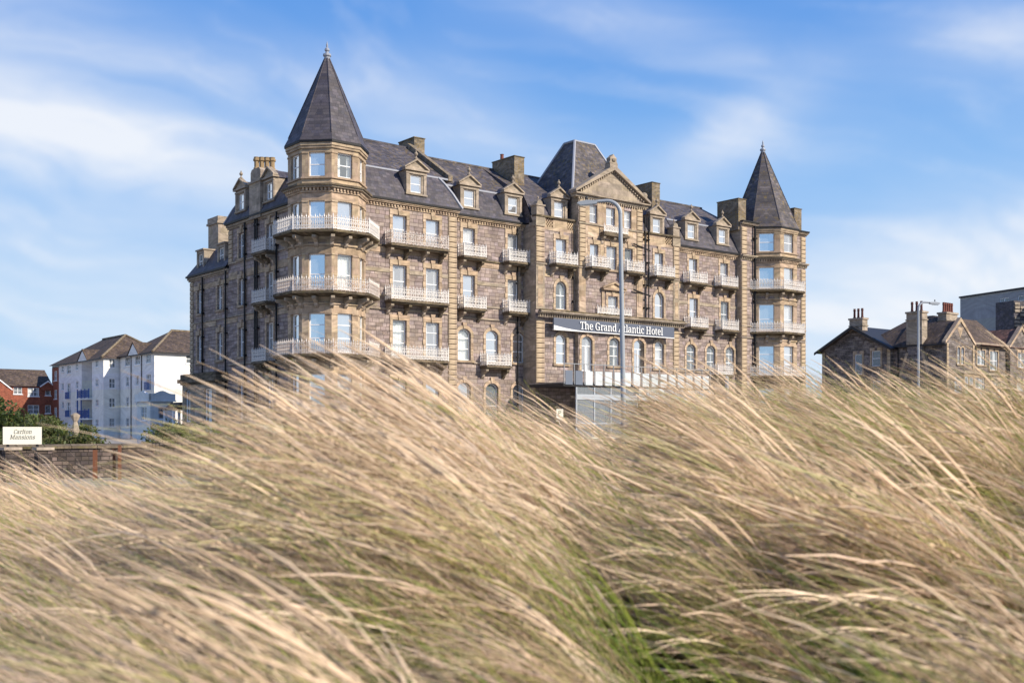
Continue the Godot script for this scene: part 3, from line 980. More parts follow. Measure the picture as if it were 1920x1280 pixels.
	for q in [[Vector3(13, G, -13), Vector3(51.6, G, -13)], [Vector3(13, G, -23.1), Vector3(13, G, -13)], [Vector3(0, G, -23.1), Vector3(13, G, -23.1)]]:
		var up := Vector3(0, (12.3 if q[0].z < -20 or q[1].z < -20 else 15.6) - G, 0)
		plain_wall(h(), [q[1], q[0], q[0] + up, q[1] + up], "mauve_stone")

func plain_wall(t: Transform3D, p: Array, mat: String) -> void:
	var s := nb()
	poly(s, p)
	obj("wall", s, mat, hotel, t)

# the string courses and tan bands that run across a range between its windows
func ledges(t: Transform3D, x0: float, x1: float, ops: Array) -> void:
	band(hotel, t, "string_course", x0, x1, 12.42, 12.53, 0.12, "dark_weathered_stone")
	broken_band(hotel, t, "tan_band", x0, x1, 11.98, 12.36, 0.028, "tan_ashlar", ops)
	broken_band(hotel, t, "tan_band", x0, x1, 10.64, 10.9, 0.05, "weathered_ashlar", ops)
	broken_band(hotel, t, "string_course", x0, x1, 8.98, 9.12, 0.09, "weathered_ashlar", ops)
	band(hotel, t, "string_course", x0, x1, 8.06, 8.16, 0.1, "weathered_ashlar")
	broken_band(hotel, t, "string_course", x0, x1, 4.72, 4.84, 0.11, "weathered_ashlar", ops)

func centre_side(t: Transform3D, x0: float, x1: float, left: bool, ops: Array) -> void:
	var p := [x0 + 0.02, x0 + 0.88] if left else [x1 - 0.74, x1 - 0.02]
	quoins(hotel, t, p[0], p[1], 12.65, 15.35)
	quoins(hotel, t, p[0], p[1], 3.0, 8.3)
	band(hotel, t, "corner_strip", p[0], p[1], 9.02, 12.46, 0.06, "weathered_ashlar")
	for y in [9.25, 10.95]:
		var s := nb()
		box(s, p[0] + 0.17, y, 0.06, p[1] - 0.17, y + 1.35, 0.085)
		obj("raised_panel", s, "tan_ashlar", hotel, t)
	var xa: float = p[1] + 0.02 if left else x0
	var xb: float = x1 if left else p[0] - 0.02
	band(hotel, t, "string_course", x0, x1, 12.48, 12.6, 0.11, "weathered_ashlar")
	broken_band(hotel, t, "tan_band", xa, xb, 11.6, 12.2, 0.028, "tan_ashlar", ops)
	# parapet: solid blocks, pierced panels, coping, and a pier with its stone finial
	var s := nb()
	var spots := []
	var lat := [[19.0, 19.72], [21.15, 21.85]] if left else [[29.35, 30.2], [32.25, 33.1]]
	var x := x0
	for l in lat:
		if l[0] > x:
			box(s, x, 15.2, -0.3, l[0], 16.12, 0.0)
		x = l[1]
	box(s, x, 15.2, -0.3, x1, 16.12, 0.0)
	obj("parapet", s, "tan_ashlar", hotel, t)
	for l in lat:
		s = nb()
		for i in 6:
			for j in 5:
				var cx: float = lerpf(l[0], l[1], (i + 0.5) / 6.0)
				var cy := 15.45 + (j + 0.5) * 0.134
				if (i + j) % 2 == 0:
					prism(s, PackedVector2Array([Vector2(cx - 0.085, cy), Vector2(cx, cy - 0.095), Vector2(cx + 0.085, cy), Vector2(cx, cy + 0.095)]), -0.2, -0.03)
		box(s, l[0], 15.2, -0.3, l[1], 15.45, -0.01)
		obj("pierced_panel", s, "tan_ashlar", hotel, t)
	s = nb()
	box(s, x0 - 0.05, 16.123, -0.36, x1 + 0.05, 16.26, 0.16)
	obj("coping", s, "dark_weathered_stone", hotel, t)
	s = nb()
	var m: float = (p[0] + p[1]) / 2.0
	box(s, m - 0.46, 15.4, -0.75, m + 0.46, 16.262, 0.1)
	box(s, m - 0.38, 16.262, -0.6, m + 0.38, 16.95, 0.06)
	box(s, m - 0.46, 16.95, -0.7, m + 0.46, 17.06, 0.13)
	prism(s, PackedVector2Array([Vector2(m - 0.3, 17.06), Vector2(m + 0.3, 17.06), Vector2(m + 0.22, 17.3), Vector2(m, 17.44), Vector2(m - 0.22, 17.3)]), -0.5, 0.0)
	var pier := obj("parapet_pier", s, "weathered_ashlar", hotel, t)
	finial(pier, Vector3(m, 17.4, -0.25), 0.55)

func tower(at: Vector3, r: float, faces: Array, eave: float, apex: float, right: bool) -> void:
	var G := -UP
	var side := 2.0 * r * tan(PI / 8)
	var hw := side / 2.0
	var T := h(Transform3D(Basis(), at))
	for deg in faces:
		var t: Transform3D = T * face(deg) * Transform3D(Basis(), Vector3(0, 0, r))
		var w := side * (0.55 if not right else 0.56)
		var ops := []
		for q in [[16.05, 17.62, "sash"], [12.7, 14.5, "low_rail"], [8.85, 11.1, "low_rail"], [4.8, 7.3, "three"], [0.0, 3.4, "low_rail"]]:
			var o := op(0.0, w, q[0], q[1] + (0.12 if right else 0.0), 0.0, q[2], false)
			if deg < 0.0:
				o["glass"] = "dim_glass" if ops.size() % 2 == 0 else "clear_glass"
			elif ops.size() % 2 == 1 or deg != 0.0:
				o["glass"] = "glass"
			o["curtain"] = [1, -1, -1, 1, 2][ops.size()] if deg != 0.0 else [1, 0, 0, 0, 1][ops.size()]
			if right and deg == 45.0:
				o["curtain"] = [2, 1, 0, -1, 1][ops.size()]
			ops.append(o)
		facade(hotel, t, -hw, hw, G, eave - 0.1, "tan_ashlar", ops)
		# imposts at the window heads, recessed slips of purple stone, sill ledges
		for q in [[14.5, 0], [11.1, 1], [7.3, 2], [17.62, 3]]:
			var y: float = q[0] + (0.12 if right else 0.0)
			var s := nb()
			for sgn in [-1.0, 1.0]:
				box(s, minf(sgn * hw, sgn * w / 2.0), y - 0.1, 0.0, maxf(sgn * hw, sgn * w / 2.0), y, 0.05)
			obj("impost", s, "tan_ashlar", hotel, t)
			if q[1] < 3:
				s = nb()
				box(s, -w * 0.52, y + 0.5, -0.02, w * 0.52, y + 0.72, 0.012)
				obj("stone_slip", s, "mauve_stone", hotel, t)
		for y in [15.9, 11.62, 7.85]:
			var e: float = 0.10 * tan(PI / 8)
			var s := nb()
			prism(s, PackedVector2Array([Vector2(-hw, 0), Vector2(hw, 0), Vector2(hw + e, 0.1), Vector2(-hw - e, 0.1)]), -0.11, 0.0, Transform3D(Basis(Vector3.RIGHT, Vector3(0, 0, 1), Vector3.DOWN), Vector3(0, y, 0)))
			obj("string_course", s, "tan_ashlar", hotel, t)
		# the dentilled cornice and the crown under the eave
		var ring := [[15.02, 15.12, 0.08, "tan_ashlar"], [15.30, 15.40, 0.32, "weathered_ashlar"], [15.40, 15.52, 0.42, "dark_weathered_stone"], [eave - 0.35, eave - 0.2, 0.1, "tan_ashlar"], [eave - 0.2, eave, 0.15, "tan_ashlar"], [eave + 0.002, eave + 0.14, 0.22, "black_iron"]]
		for q in ring:
			var e: float = q[2] * tan(PI / 8)
			var s := nb()
			var y0: float = q[0]
			# a mitred piece of moulding
			prism(s, PackedVector2Array([Vector2(-hw, -0.02), Vector2(hw, -0.02), Vector2(hw + e, q[2]), Vector2(-hw - e, q[2])]), q[0] - q[1], 0.0, Transform3D(Basis(Vector3.RIGHT, Vector3(0, 0, 1), Vector3.DOWN), Vector3(0, y0, 0)))
			obj("gutter" if q[3] == "black_iron" else "cornice", s, q[3], hotel, t)
		var s := nb()
		var n := int(side / 0.22)
		for k in n:
			var x := -hw + (k + 0.25) * side / n
			box(s, x, 15.12, 0.0, x + 0.12, 15.298, 0.19)
		tag(obj("dentil_course", s, "tan_ashlar", hotel, t), "", "", "", "stuff")
	# spire
	var R := (r + 0.23) / cos(PI / 8)
	var s := nb()
	lathe(s, [[R, eave + 0.14], [R * 0.90, eave + 0.14 + (apex - eave) * 0.085], [0.17, apex - 0.1]], 8, Transform3D(), 0.5)
	var sp := obj("spire", s, "lichened_slate" if right else "slate", hotel, T)
	s = nb()
	for k in 8:
		var a := TAU * (k + 0.5) / 8.0
		var d := Vector3(sin(a), 0, cos(a))
		tube(s, [d * (R * 0.90 + 0.01) + Vector3(0, eave + 0.14 + (apex - eave) * 0.085, 0), d * 0.18 + Vector3(0, apex - 0.1, 0)], [0.035, 0.03], 5)
	obj("hip_roll", s, "slate", sp)
	s = nb()
	lathe(s, [[0.19, apex - 0.15], [0.2, apex], [0.28, apex + 0.08], [0.26, apex + 0.2], [0.12, apex + 0.25], [0.1, apex + 0.36], [0.17, apex + 0.44], [0.15, apex + 0.56], [0.06, apex + 0.64], [0.07, apex + 0.8], [0.0, apex + 1.08]], 10)
	obj("finial", s, "lead", sp)
	# ring balconies
	for y in [12.5, 8.62, 4.62]:
		var reach := 0.82 if not right else 0.62
		var r2 := r + reach
		var h2 := r2 * tan(PI / 8)
		s = nb()
		lathe(s, [[0.0, y - 0.15], [(r2 + 0.08) / cos(PI / 8), y - 0.15], [(r2 + 0.08) / cos(PI / 8), y], [0.0, y]], 8, Transform3D(), 0.5)
		lathe(s, [[r / cos(PI / 8), y - 0.3], [(r2 - 0.12) / cos(PI / 8), y - 0.152]], 8, Transform3D(), 0.5)
		var b := obj("balcony", s, "dark_weathered_stone", hotel, T)
		var rust := "rusty_white_iron" if not right and y < 9.0 else "white_iron"
		for deg in faces:
			var t: Transform3D = face(deg) * Transform3D(Basis(), Vector3(-h2, y + 0.003, r2))
			inst("railing", railing_mesh(h2 * 2.0), rust, b, t)
			inst("bracket", bracket_mesh(reach - 0.1), "weathered_ashlar", b, face(deg) * Transform3D(Basis(), Vector3(0, y - 0.302, r)))
			inst("bracket", bracket_mesh(reach), "weathered_ashlar", b, face(deg + 22.5) * Transform3D(Basis(), Vector3(0, y - 0.302, r / cos(PI / 8) - 0.02)))
	# a dark core so that light does not pass from window to window
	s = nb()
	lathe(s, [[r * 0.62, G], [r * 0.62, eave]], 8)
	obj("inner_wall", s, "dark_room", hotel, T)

func build_side() -> void:
	var G := -UP
	var t := h(face(90.0))
	# upper wing
	var ops := []
	for c in [-13.15, -8.4]:
		ops.append(op(c, 1.05, 12.75, 14.68))
		ops.append(op(c, 1.05, 9.2, 11.22))
		ops.append(op(c, 1.05, 5.3, 7.55))
		ops.append(op(c, 1.05, 0.4, 3.4))
	facade(hotel, t, -15.5, -0.9, G, 15.2, "mauve_stone", ops)
	quoins(hotel, t, -15.48, -14.78, 12.6, 15.1)
	for q in [[12.5, 12.62, "weathered_ashlar", 0.09], [8.42, 8.52, "weathered_ashlar", 0.1], [4.72, 4.84, "weathered_ashlar", 0.1]]:
		band(hotel, t, "string_course", -15.5, -1.0, q[0], q[1], q[3], q[2])
	broken_band(hotel, t, "tan_band", -15.5, -1.0, 11.3, 11.85, 0.028, "tan_ashlar", ops)
	broken_band(hotel, t, "tan_band", -15.5, -1.0, 8.0, 8.38, 0.028, "tan_ashlar", ops)
	s_cornice(t, -15.6, -1.0, 15.5)
	for y in [12.58, 8.95, 4.7]:
		balcony(hotel, t, -8.55, y, 2.15, 0.82, 3)
	for x in [-12.35, -10.6, -10.25, -7.1]:
		downpipe(hotel, t, x, G, 15.3, 0.16, 0.07)
	plain_wall(h(), [Vector3(13, 10, -15.5), Vector3(0, 10, -15.5), Vector3(0, 15.6, -15.5), Vector3(13, 15.6, -15.5)], "mauve_stone")
	# lower wing
	ops = []
	for c in [-21.15, -17.15]:
		ops.append(op(c, 1.0, 9.2, 11.12))
		ops.append(op(c, 1.0, 5.25, 7.45))
	facade(hotel, t, -23.1, -15.5, G, 12.0, "mauve_stone", ops)
	quoins(hotel, t, -23.08, -22.45, 3.0, 11.9)
	band(hotel, t, "string_course", -22.4, -15.5, 8.42, 8.52, 0.08, "weathered_ashlar")
	broken_band(hotel, t, "tan_band", -22.4, -15.5, 8.0, 8.38, 0.028, "tan_ashlar", ops)
	broken_band(hotel, t, "tan_band", -22.4, -15.5, 11.1, 11.5, 0.028, "tan_ashlar", ops)
	s_cornice(t, -23.3, -15.5, 12.25)
	for x in [-20.3, -15.8]:
		downpipe(hotel, t, x, G, 12.2, 0.16, 0.07)
	# single-storey bay with its heavy cornice
	var s := nb()
	var o2 := [op(-21.5, 1.1, 0.4, 3.0, 0.2, "low_rail"), op(-17.4, 1.5, -0.6, 3.0, 0.0, "low_rail")]
	wall(s, -22.6, -15.9, G, 3.7, o2)
	quad(s, Vector3(-22.6, G, -0.9), Vector3(-22.6, G, 0), Vector3(-22.6, 3.7, 0), Vector3(-22.6, 3.7, -0.9))
	quad(s, Vector3(-15.9, G, 0), Vector3(-15.9, G, -0.9), Vector3(-15.9, 3.7, -0.9), Vector3(-15.9, 3.7, 0))
	var tb := h(face(90.0, Vector3(-0.9, 0, 0)))
	obj("ground_bay", s, "weathered_ashlar", hotel, tb)
	for o in o2:
		window(hotel, tb, o, 1, "clear_glass")
	s = nb()
	box(s, -22.75, 3.4, -0.9, -15.75, 3.55, 0.12)
	box(s, -22.95, 3.55, -0.9, -15.55, 3.85, 0.3)
	box(s, -22.8, 3.85, -0.9, -15.7, 4.25, 0.1)
	obj("bay_cornice", s, "dark_weathered_stone", hotel, tb)
	# doorway with a lamp plate near the tower
	s = nb()
	box(s, -6.4, -1.2, 0.0, -3.0, 2.6, 0.06)
	obj("dark_screen", s, "dark_trim", hotel, t)
	s = nb()
	box(s, -5.0, 2.35, 0.06, -4.55, 2.6, 0.12)
	obj("lamp_plate", s, "sign_white", hotel, t)

func s_cornice(t: Transform3D, x0: float, x1: float, y: float) -> void:
	var s := nb()
	box(s, x0, y - 0.3, -0.02, x1, y - 0.17, 0.1)
	box(s, x0, y - 0.17, -0.02, x1, y, 0.22)
	obj("cornice", s, "weathered_ashlar", hotel, t)
	s = nb()
	box(s, x0, y + 0.003, 0.0, x1, y + 0.15, 0.36)
	obj("gutter", s, "black_iron", hotel, t)

const CURVE := [[0.30, 15.68], [0.12, 16.05], [-0.2, 16.75], [-0.62, 17.5], [-0.95, 17.98]]

func mansard(s: SurfaceTool, ring: Callable, curve: Array) -> void:
	for k in curve.size() - 1:
		var a: Array = ring.call(curve[k][0], curve[k][1])
		var b: Array = ring.call(curve[k + 1][0], curve[k + 1][1])
		for j in a.size() - 1:
			quad(s, a[j], a[j + 1], b[j + 1], b[j])

func roll(s: SurfaceTool, p: Vector3, q: Vector3, r: float) -> void:
	tube(s, [p, q], [r, r], 6)

func build_hotel_roofs() -> void:
	# corner block: steep curved skirt, then the upper slopes
	var s := nb()
	mansard(s, func(o, y): return [Vector3(13, y, -15.5 - o), Vector3(-o, y, -15.5 - o), Vector3(-o, y, o), Vector3(10.55 + o, y, o), Vector3(10.55 + o, y, -6.0)], CURVE)
	obj("mansard_roof", s, "slate", hotel, h())
	s = nb()
	var A := Vector3(0.95, 17.98, -0.95)
	var B := Vector3(9.6, 17.98, -0.95)
	var R1 := Vector3(6.4, 21.4, -6.4)
	var R2 := Vector3(10.7, 21.4, -6.4)
	var R3 := Vector3(6.4, 21.4, -9.1)
	var C := Vector3(0.95, 17.98, -14.55)
	poly(s, [A, Vector3(10.7, 17.98, -0.95), R2, R1])
	poly(s, [C, A, R1, R3])
	poly(s, [Vector3(12.0, 17.98, -14.55), C, R3])
	poly(s, [R2, Vector3(10.7, 18.8, -10.6), R1])
	poly(s, [R1, Vector3(11.9, 17.98, -11.9), Vector3(12.0, 17.98, -14.55), R3])
	obj("roof", s, "lichened_slate", hotel, h())
	s = nb()
	roll(s, A, Vector3(10.4, 17.98, -0.95), 0.09)
	roll(s, C, A, 0.09)
	for k in CURVE.size() - 1:
		var p := Vector3(10.55 + CURVE[k][0], CURVE[k][1] + 0.02, CURVE[k][0])
		var q := Vector3(10.55 + CURVE[k + 1][0], CURVE[k + 1][1] + 0.02, CURVE[k + 1][0])
		roll(s, p, q, 0.12)
		p = Vector3(-CURVE[k][0], CURVE[k][1], -15.5 - CURVE[k][0])
		q = Vector3(-CURVE[k + 1][0], CURVE[k + 1][1], -15.5 - CURVE[k + 1][0])
		roll(s, p, q, 0.07)
	obj("lead_flashing", s, "joint_lead", hotel, h())
	s = nb()
	roll(s, R1 + Vector3(0, 0.03, 0), R2, 0.1)
	roll(s, R1, R3, 0.1)
	obj("ridge_tiles", s, "slate", hotel, h())
	# fire wall with its coping, up to the first chimney
	s = nb()
	prism(s, PackedVector2Array([Vector2(-0.85, 17.9), Vector2(-0.85, 18.3), Vector2(-6.3, 21.75), Vector2(-9.0, 21.75), Vector2(-9.0, 17.9)]), -0.2, 0.2, Transform3D(Basis(Vector3(0, 0, 1), Vector3.UP, Vector3(-1, 0, 0)), Vector3(10.62, 0, 0)))
	obj("fire_wall", s, "lichened_render", hotel, h())
	# long front roof over the three ranges
	for q in [[10.75, 17.95, -1.5], [17.95, 22.1, -0.55], [29.0, 33.95, -0.55], [33.95, 42.1, -0.5]]:
		var v: float = q[2]
		s = nb()
		mansard(s, func(o, y): return [Vector3(q[0], y, v + o), Vector3(q[1], y, v + o)], CURVE)
		obj("mansard_roof", s, "slate", hotel, h())
	s = nb()
	for q in [[10.8, 17.95, -1.5], [17.95, 33.95, -0.55], [33.95, 44.5, -0.5]]:
		poly(s, [Vector3(q[0], 17.98, q[2] - 0.95), Vector3(q[1], 17.98, q[2] - 0.95), Vector3(q[1], 21.05, -6.8), Vector3(q[0], 21.05, -6.8)])
	poly(s, [Vector3(44.5, 15.7, -13.0), Vector3(10.8, 15.7, -13.0), Vector3(10.8, 21.05, -6.8), Vector3(44.5, 21.05, -6.8)])
	obj("roof", s, "lichened_slate", hotel, h())
	s = nb()
	for x in [17.94, 33.96]:
		var e := 1.0 if x < 20 else -1.0
		poly(s, [Vector3(x, 15.7, -13), Vector3(x, 15.7, -0.3), Vector3(x, 16.5, -0.7), Vector3(x, 17.98, -1.5), Vector3(x, 21.04, -6.8)])
	poly(s, [Vector3(44.5, 18.4, -2.0), Vector3(44.5, 15.7, -13), Vector3(44.5, 21.05, -6.8), Vector3(44.5, 18.2, -1.6)])
	obj("roof_cheek", s, "slate", hotel, h())
	s = nb()
	roll(s, Vector3(10.8, 17.98, -2.45), Vector3(17.9, 17.98, -2.45), 0.1)
	roll(s, Vector3(33.9, 17.98, -1.45), Vector3(42.0, 17.98, -1.45), 0.1)
	obj("lead_flashing", s, "joint_lead", hotel, h())
	s = nb()
	roll(s, Vector3(10.8, 21.08, -6.8), Vector3(44.5, 21.08, -6.8), 0.1)
	obj("ridge_tiles", s, "lichened_slate", hotel, h())
	# truncated roof of the centre bay
	s = nb()
	var lo := [Vector3(21.9, 18.3, -6.6), Vector3(21.9, 18.3, -0.2), Vector3(29.15, 18.3, -0.2), Vector3(29.15, 18.3, -6.6)]
	var hi := [Vector3(24.3, 23.45, -3.9), Vector3(24.3, 23.45, -2.6), Vector3(26.5, 23.45, -2.6), Vector3(26.5, 23.45, -3.9)]
	for k in 4:
		quad(s, lo[k], lo[(k + 1) % 4], hi[(k + 1) % 4], hi[k])
	quad(s, hi[0], hi[1], hi[2], hi[3])
	box(s, 21.9, 15.7, -6.6, 29.15, 18.3, -0.4)
	var pav := obj("pavilion_roof", s, "lichened_slate", hotel, h())
	s = nb()
	for k in 4:
		roll(s, lo[k], hi[k], 0.11)
		roll(s, hi[k], hi[(k + 1) % 4], 0.1)
	obj("lead_hip", s, "joint_lead", pav)
	# dormers
	var f := h(face(0.0, Vector3(0, 0, 0.05)))
	dormer(hotel, f, 7.0)
	f = h(face(0.0, Vector3(0, 0, -1.45)))
	dormer(hotel, f, 12.72)
	dormer(hotel, f, 16.9)
	f = h(face(0.0, Vector3(0, 0, -0.5)))
	dormer(hotel, f, 20.75)
	dormer(hotel, f, 31.75)
	f = h(face(0.0, Vector3(0, 0, -0.45)))
	dormer(hotel, f, 36.0)
	dormer(hotel, f, 40.1)
	f = h(face(90.0, Vector3(-0.05, 0, 0)))
	dormer(hotel, f, -13.2, 1.85)
	dormer(hotel, f, -8.45, 1.7, 15.72, false)
	# chimneys
	chimney(10.85, 11.8, -8.2, -6.0, 18.5, 22.2, 0)
	chimney(19.08, 20.1, -6.9, -4.0, 18.0, 21.65, 1)
	chimney(32.72, 33.7, -4.6, -2.0, 16.5, 21.1, 0)
	chimney(41.9, 42.95, -2.6, -0.12, 17.8, 20.6, 0)
	chimney(50.3, 51.4, -1.6, -0.3, 18.4, 20.8, 0)
	# wall-head chimney of the side, with four buff pots
	s = nb()
	box(s, -0.32, 15.3, -11.2, 1.3, 17.9, -9.35)
	box(s, -0.42, 17.9, -11.3, 1.4, 18.05, -9.25)
	box(s, -0.26, 18.05, -11.1, 1.25, 18.75, -9.45)
	prism(s, PackedVector2Array([Vector2(-11.1, 18.75), Vector2(-9.45, 18.75), Vector2(-9.7, 18.97), Vector2(-10.9, 18.97)]), -1.25, 0.26, Transform3D(Basis(Vector3(0, 0, 1), Vector3.UP, Vector3(-1, 0, 0)), Vector3.ZERO))
	var ch := obj("chimney", s, "weathered_ashlar", hotel, h())
	for k in 4:
		s = nb()
		lathe(s, [[0.25, 0], [0.25, 0.12], [0.19, 0.18], [0.19, 0.62], [0.27, 0.68], [0.27, 0.8], [0.2, 0.84], [0.23, 0.94]], 8)
		obj("chimney_pot", s, "buff_pot", ch, Transform3D(Basis(), Vector3(0.0 + 0.32 * k, 18.95, -10.62 + 0.2 * k)))
	# lower wing: skirt with two flat dormers, upper slope, chimney
	var low := [[0.34, 12.3], [0.15, 12.6], [-0.3, 13.3], [-0.8, 14.1], [-1.0, 14.4]]
	s = nb()
	mansard(s, func(o, y): return [Vector3(12, y, -23.1 - o), Vector3(-o, y, -23.1 - o), Vector3(-o, y, -15.52)], low)
	obj("mansard_roof", s, "slate", hotel, h())
	s = nb()
	poly(s, [Vector3(1.0, 14.4, -22.1), Vector3(1.0, 14.4, -15.52), Vector3(5.5, 16.7, -15.52), Vector3(5.5, 16.7, -18.6)])
	poly(s, [Vector3(12, 14.4, -22.1), Vector3(1.0, 14.4, -22.1), Vector3(5.5, 16.7, -18.6), Vector3(12, 16.7, -18.6)])
	obj("roof", s, "slate", hotel, h())
	for c in [-21.3, -17.2]:
		var tl := h(face(90.0, Vector3(0.1, 12.5, 0)))
		var o := op(0.0, 0.95, 0.4, 1.6)
		s = nb()
		wall(s, -0.75, 0.75, 0, 1.85, [o], 0.2)
		quad(s, Vector3(-0.75, 0, -1.5), Vector3(-0.75, 0, 0), Vector3(-0.75, 1.85, 0), Vector3(-0.75, 1.85, -1.5))
		quad(s, Vector3(0.75, 0, 0), Vector3(0.75, 0, -1.5), Vector3(0.75, 1.85, -1.5), Vector3(0.75, 1.85, 0))
		box(s, -0.82, 1.853, -1.6, 0.82, 1.97, 0.1)
		var d := obj("dormer", s, "weathered_ashlar", hotel, tl * Transform3D(Basis(), Vector3(c, 0, 0)))
		var m := window_meshes(o.w, 1.2, 0.0, "sash")
		var at := Transform3D(Basis(), Vector3(0, 0.4, -0.16))
		inst("window_frame", m.frame, "white_upvc", d, at)
		for p in m.panes:
			inst("pane", p, "clear_glass", d, at)
	s = nb()
	box(s, 1.2, 13.6, -22.3, 2.5, 16.6, -20.3)
	box(s, 1.08, 16.6, -22.42, 2.62, 16.78, -20.18)
	box(s, 1.15, 16.78, -22.35, 2.55, 17.2, -20.25)
	obj("chimney", s, "weathered_ashlar", hotel, h())

func chimney(x0: float, x1: float, z0: float, z1: float, y0: float, y1: float, pots: int) -> void:
	var s := nb()
	box(s, x0, y0, z0, x1, y1, z1)
	var c := obj("chimney", s, "lichened_render", hotel, h())
	s = nb()
	box(s, x0 - 0.05, y1 + 0.002, z0 - 0.05, x1 + 0.05, y1 + 0.07, z1 + 0.05)
	obj("chimney_cap", s, "dark_weathered_stone", c)
	for k in pots:
		s = nb()
		lathe(s, [[0.16, 0], [0.14, 0.45], [0.18, 0.5]], 10)
		obj("chimney_pot", s, "terracotta", c, Transform3D(Basis(), Vector3((x0 + x1) / 2.0 - 0.2, y1 + 0.07, z0 + 0.9)))

func text_mesh(words: String, font: String, depth: float, italic := false) -> TextMesh:
	var f := SystemFont.new()
	f.font_names = PackedStringArray([font])
	f.font_italic = italic
	var m := TextMesh.new()
	m.text = words
	m.font = f
	m.font_size = 48
	m.pixel_size = 0.01
	m.depth = depth
	m.curve_step = 1.0
	return m

func fitted(parent: Node, words: String, font: String, mat: String, centre: Vector3, w: float, hgt: float, depth: float, slant := 0.0) -> void:
	var m := text_mesh(words, font, depth)
	var b := m.get_aabb()
	var k := Vector3(w / maxf(b.size.x, 0.001), hgt / maxf(b.size.y, 0.001), 1.0)
	var o := inst("lettering", m, mat, parent)
	var basis := Basis(Vector3(k.x, 0, 0), Vector3(slant * k.y, k.y, 0), Vector3(0, 0, 1))
	o.transform = Transform3D(basis, centre - basis * (b.position + b.size / 2.0))

func build_sign() -> void:
	var t := h(face(0.0, Vector3(0, 0, 0.55)))
	var s := nb()
	box(s, 19.2, 7.5, 0.0, 32.6, 8.38, 0.16)
	var b := obj("sign_board", s, "sign_grey", hotel, t)
	tag(b, "long grey name board with raised white serif letters")
	s = nb()
	box(s, 19.2, 7.44, 0.0, 32.6, 7.497, 0.19)
	# the pale swoosh that rises to the left end
	var p := PackedVector2Array([Vector2(19.2, 7.5), Vector2(22.4, 7.5), Vector2(21.4, 7.54), Vector2(20.4, 7.63), Vector2(19.2, 7.8)])
	prism(s, p, 0.16, 0.175)
	obj("white_edge", s, "sign_white", b)
	fitted(b, "The Grand Atlantic Hotel", "Droid Serif", "sign_white", Vector3(26.5, 7.95, 0.22), 9.3, 0.62, 0.05)

func build_entrance() -> void:
	# glazed porch with a terrace above it, in front of the centre block
	var t := h(face(0.0, Vector3(0, 0, 4.0)))
	var G := -UP
	var x0 := 17.3
	var x1 := 33.3
	var s := nb()
	box(s, x0, 3.0, -4.0 + 0.06, x1, 3.2, 0.0)
	obj("terrace_slab", s, "dark_trim", hotel, t)
	s = nb()
	box(s, x0, 3.203, -3.9, x1, 3.3, -0.02)
	obj("terrace_floor", s, "paving", hotel, t)
	# posts, rail, and the white panels hung between them
	var post := nb()
	box(post, -0.03, 0, -0.03, 0.03, 1.5, 0.03)
	post.generate_normals()
	var pm := post.commit()
	var pan := nb()
	box(pan, 0.06, 0.06, -0.012, 0.78, 1.1, 0.012)
	pan.generate_normals()
	var pn := pan.commit()
	var n := 18
	for k in n + 1:
		var x := 19.3 + (x1 - 19.3) / 14.0 * (k - 4)
		if x < x0 - 0.1 or x > x1 + 0.1:
			continue
		inst("baluster", pm, "steel", hotel, t * Transform3D(Basis(), Vector3(x, 3.15, 0.06)))
		if x < x1 - 0.2:
			inst("terrace_panel", pn, "panel_white" if x > 19.2 else "panel_grey", hotel, t * Transform3D(Basis(), Vector3(x + 0.06, 3.05, 0.06)))
	s = nb()
	box(s, x0, 4.62, 0.03, x1, 4.68, 0.09)
	box(s, x1 - 0.06, 4.62, -3.8, x1, 4.68, 0.03)
	obj("handrail", s, "steel", hotel, t)
	# glazing below: mullions, transom band, panes, doors, fascia
	for x in [18.6, 20.4, 22.1, 24.9, 27.85, 29.2, 30.8, 32.2, 33.25]:
		s = nb()
		box(s, x - 0.05, G, -0.12, x + 0.05, 2.95, 0.0)
		obj("mullion", s, "frame_grey", hotel, t)
	for q in [[18.6, 24.9, 2.02, 2.42, 0.01], [27.85, 33.3, 2.02, 2.42, 0.01], [27.85, 33.3, 0.75, 0.85, 0.005], [18.6, 24.9, 0.2, 0.3, 0.005]]:
		s = nb()
		box(s, q[0], q[2], -0.1, q[1], q[3], q[4])
		obj("transom", s, "frame_grey", hotel, t)
	var xs := [18.6, 20.4, 22.1, 24.9, 27.85, 29.2, 30.8, 32.2, 33.25]
	for k in xs.size() - 1:
		if k == 3:
			continue
		for q in [[G, 2.02], [2.42, 2.95]]:
			s = nb()
			quad(s, Vector3(xs[k] + 0.05, q[0], -0.06), Vector3(xs[k + 1] - 0.05, q[0], -0.06), Vector3(xs[k + 1] - 0.05, q[1], -0.06), Vector3(xs[k] + 0.05, q[1], -0.06))
			obj("pane", s, "dim_glass" if k > 3 else "clear_glass", hotel, t)
	s = nb()
	box(s, 24.96, 2.02, 0.0, 27.8, 3.0, 0.12)
	var f := obj("fascia_sign", s, "panel_white", hotel, t)
	tag(f, "pale fascia reading reception over the dark doorway")
	fitted(f, "RECEPTION", "Droid Serif", "lettering_grey", Vector3(26.4, 2.62, 0.125), 2.3, 0.28, 0.03)
	s = nb()
	box(s, 24.9, G, -3.6, 27.85, 2.0, -3.5)
	obj("doorway", s, "dark_room", hotel, t)
	s = nb()
	quad(s, Vector3(x1, G, -0.1), Vector3(x1, G, -3.9), Vector3(x1, 2.95, -3.9), Vector3(x1, 2.95, -0.1))
	obj("porch_side", s, "glass", hotel, t)

# ------------------------------------------------------------------ the neighbours (heights above the camera's level, lifted to the ground by g())
func g(t := Transform3D()) -> Transform3D:
	return Transform3D(Basis(), Vector3(0, EYE, 0)) * t

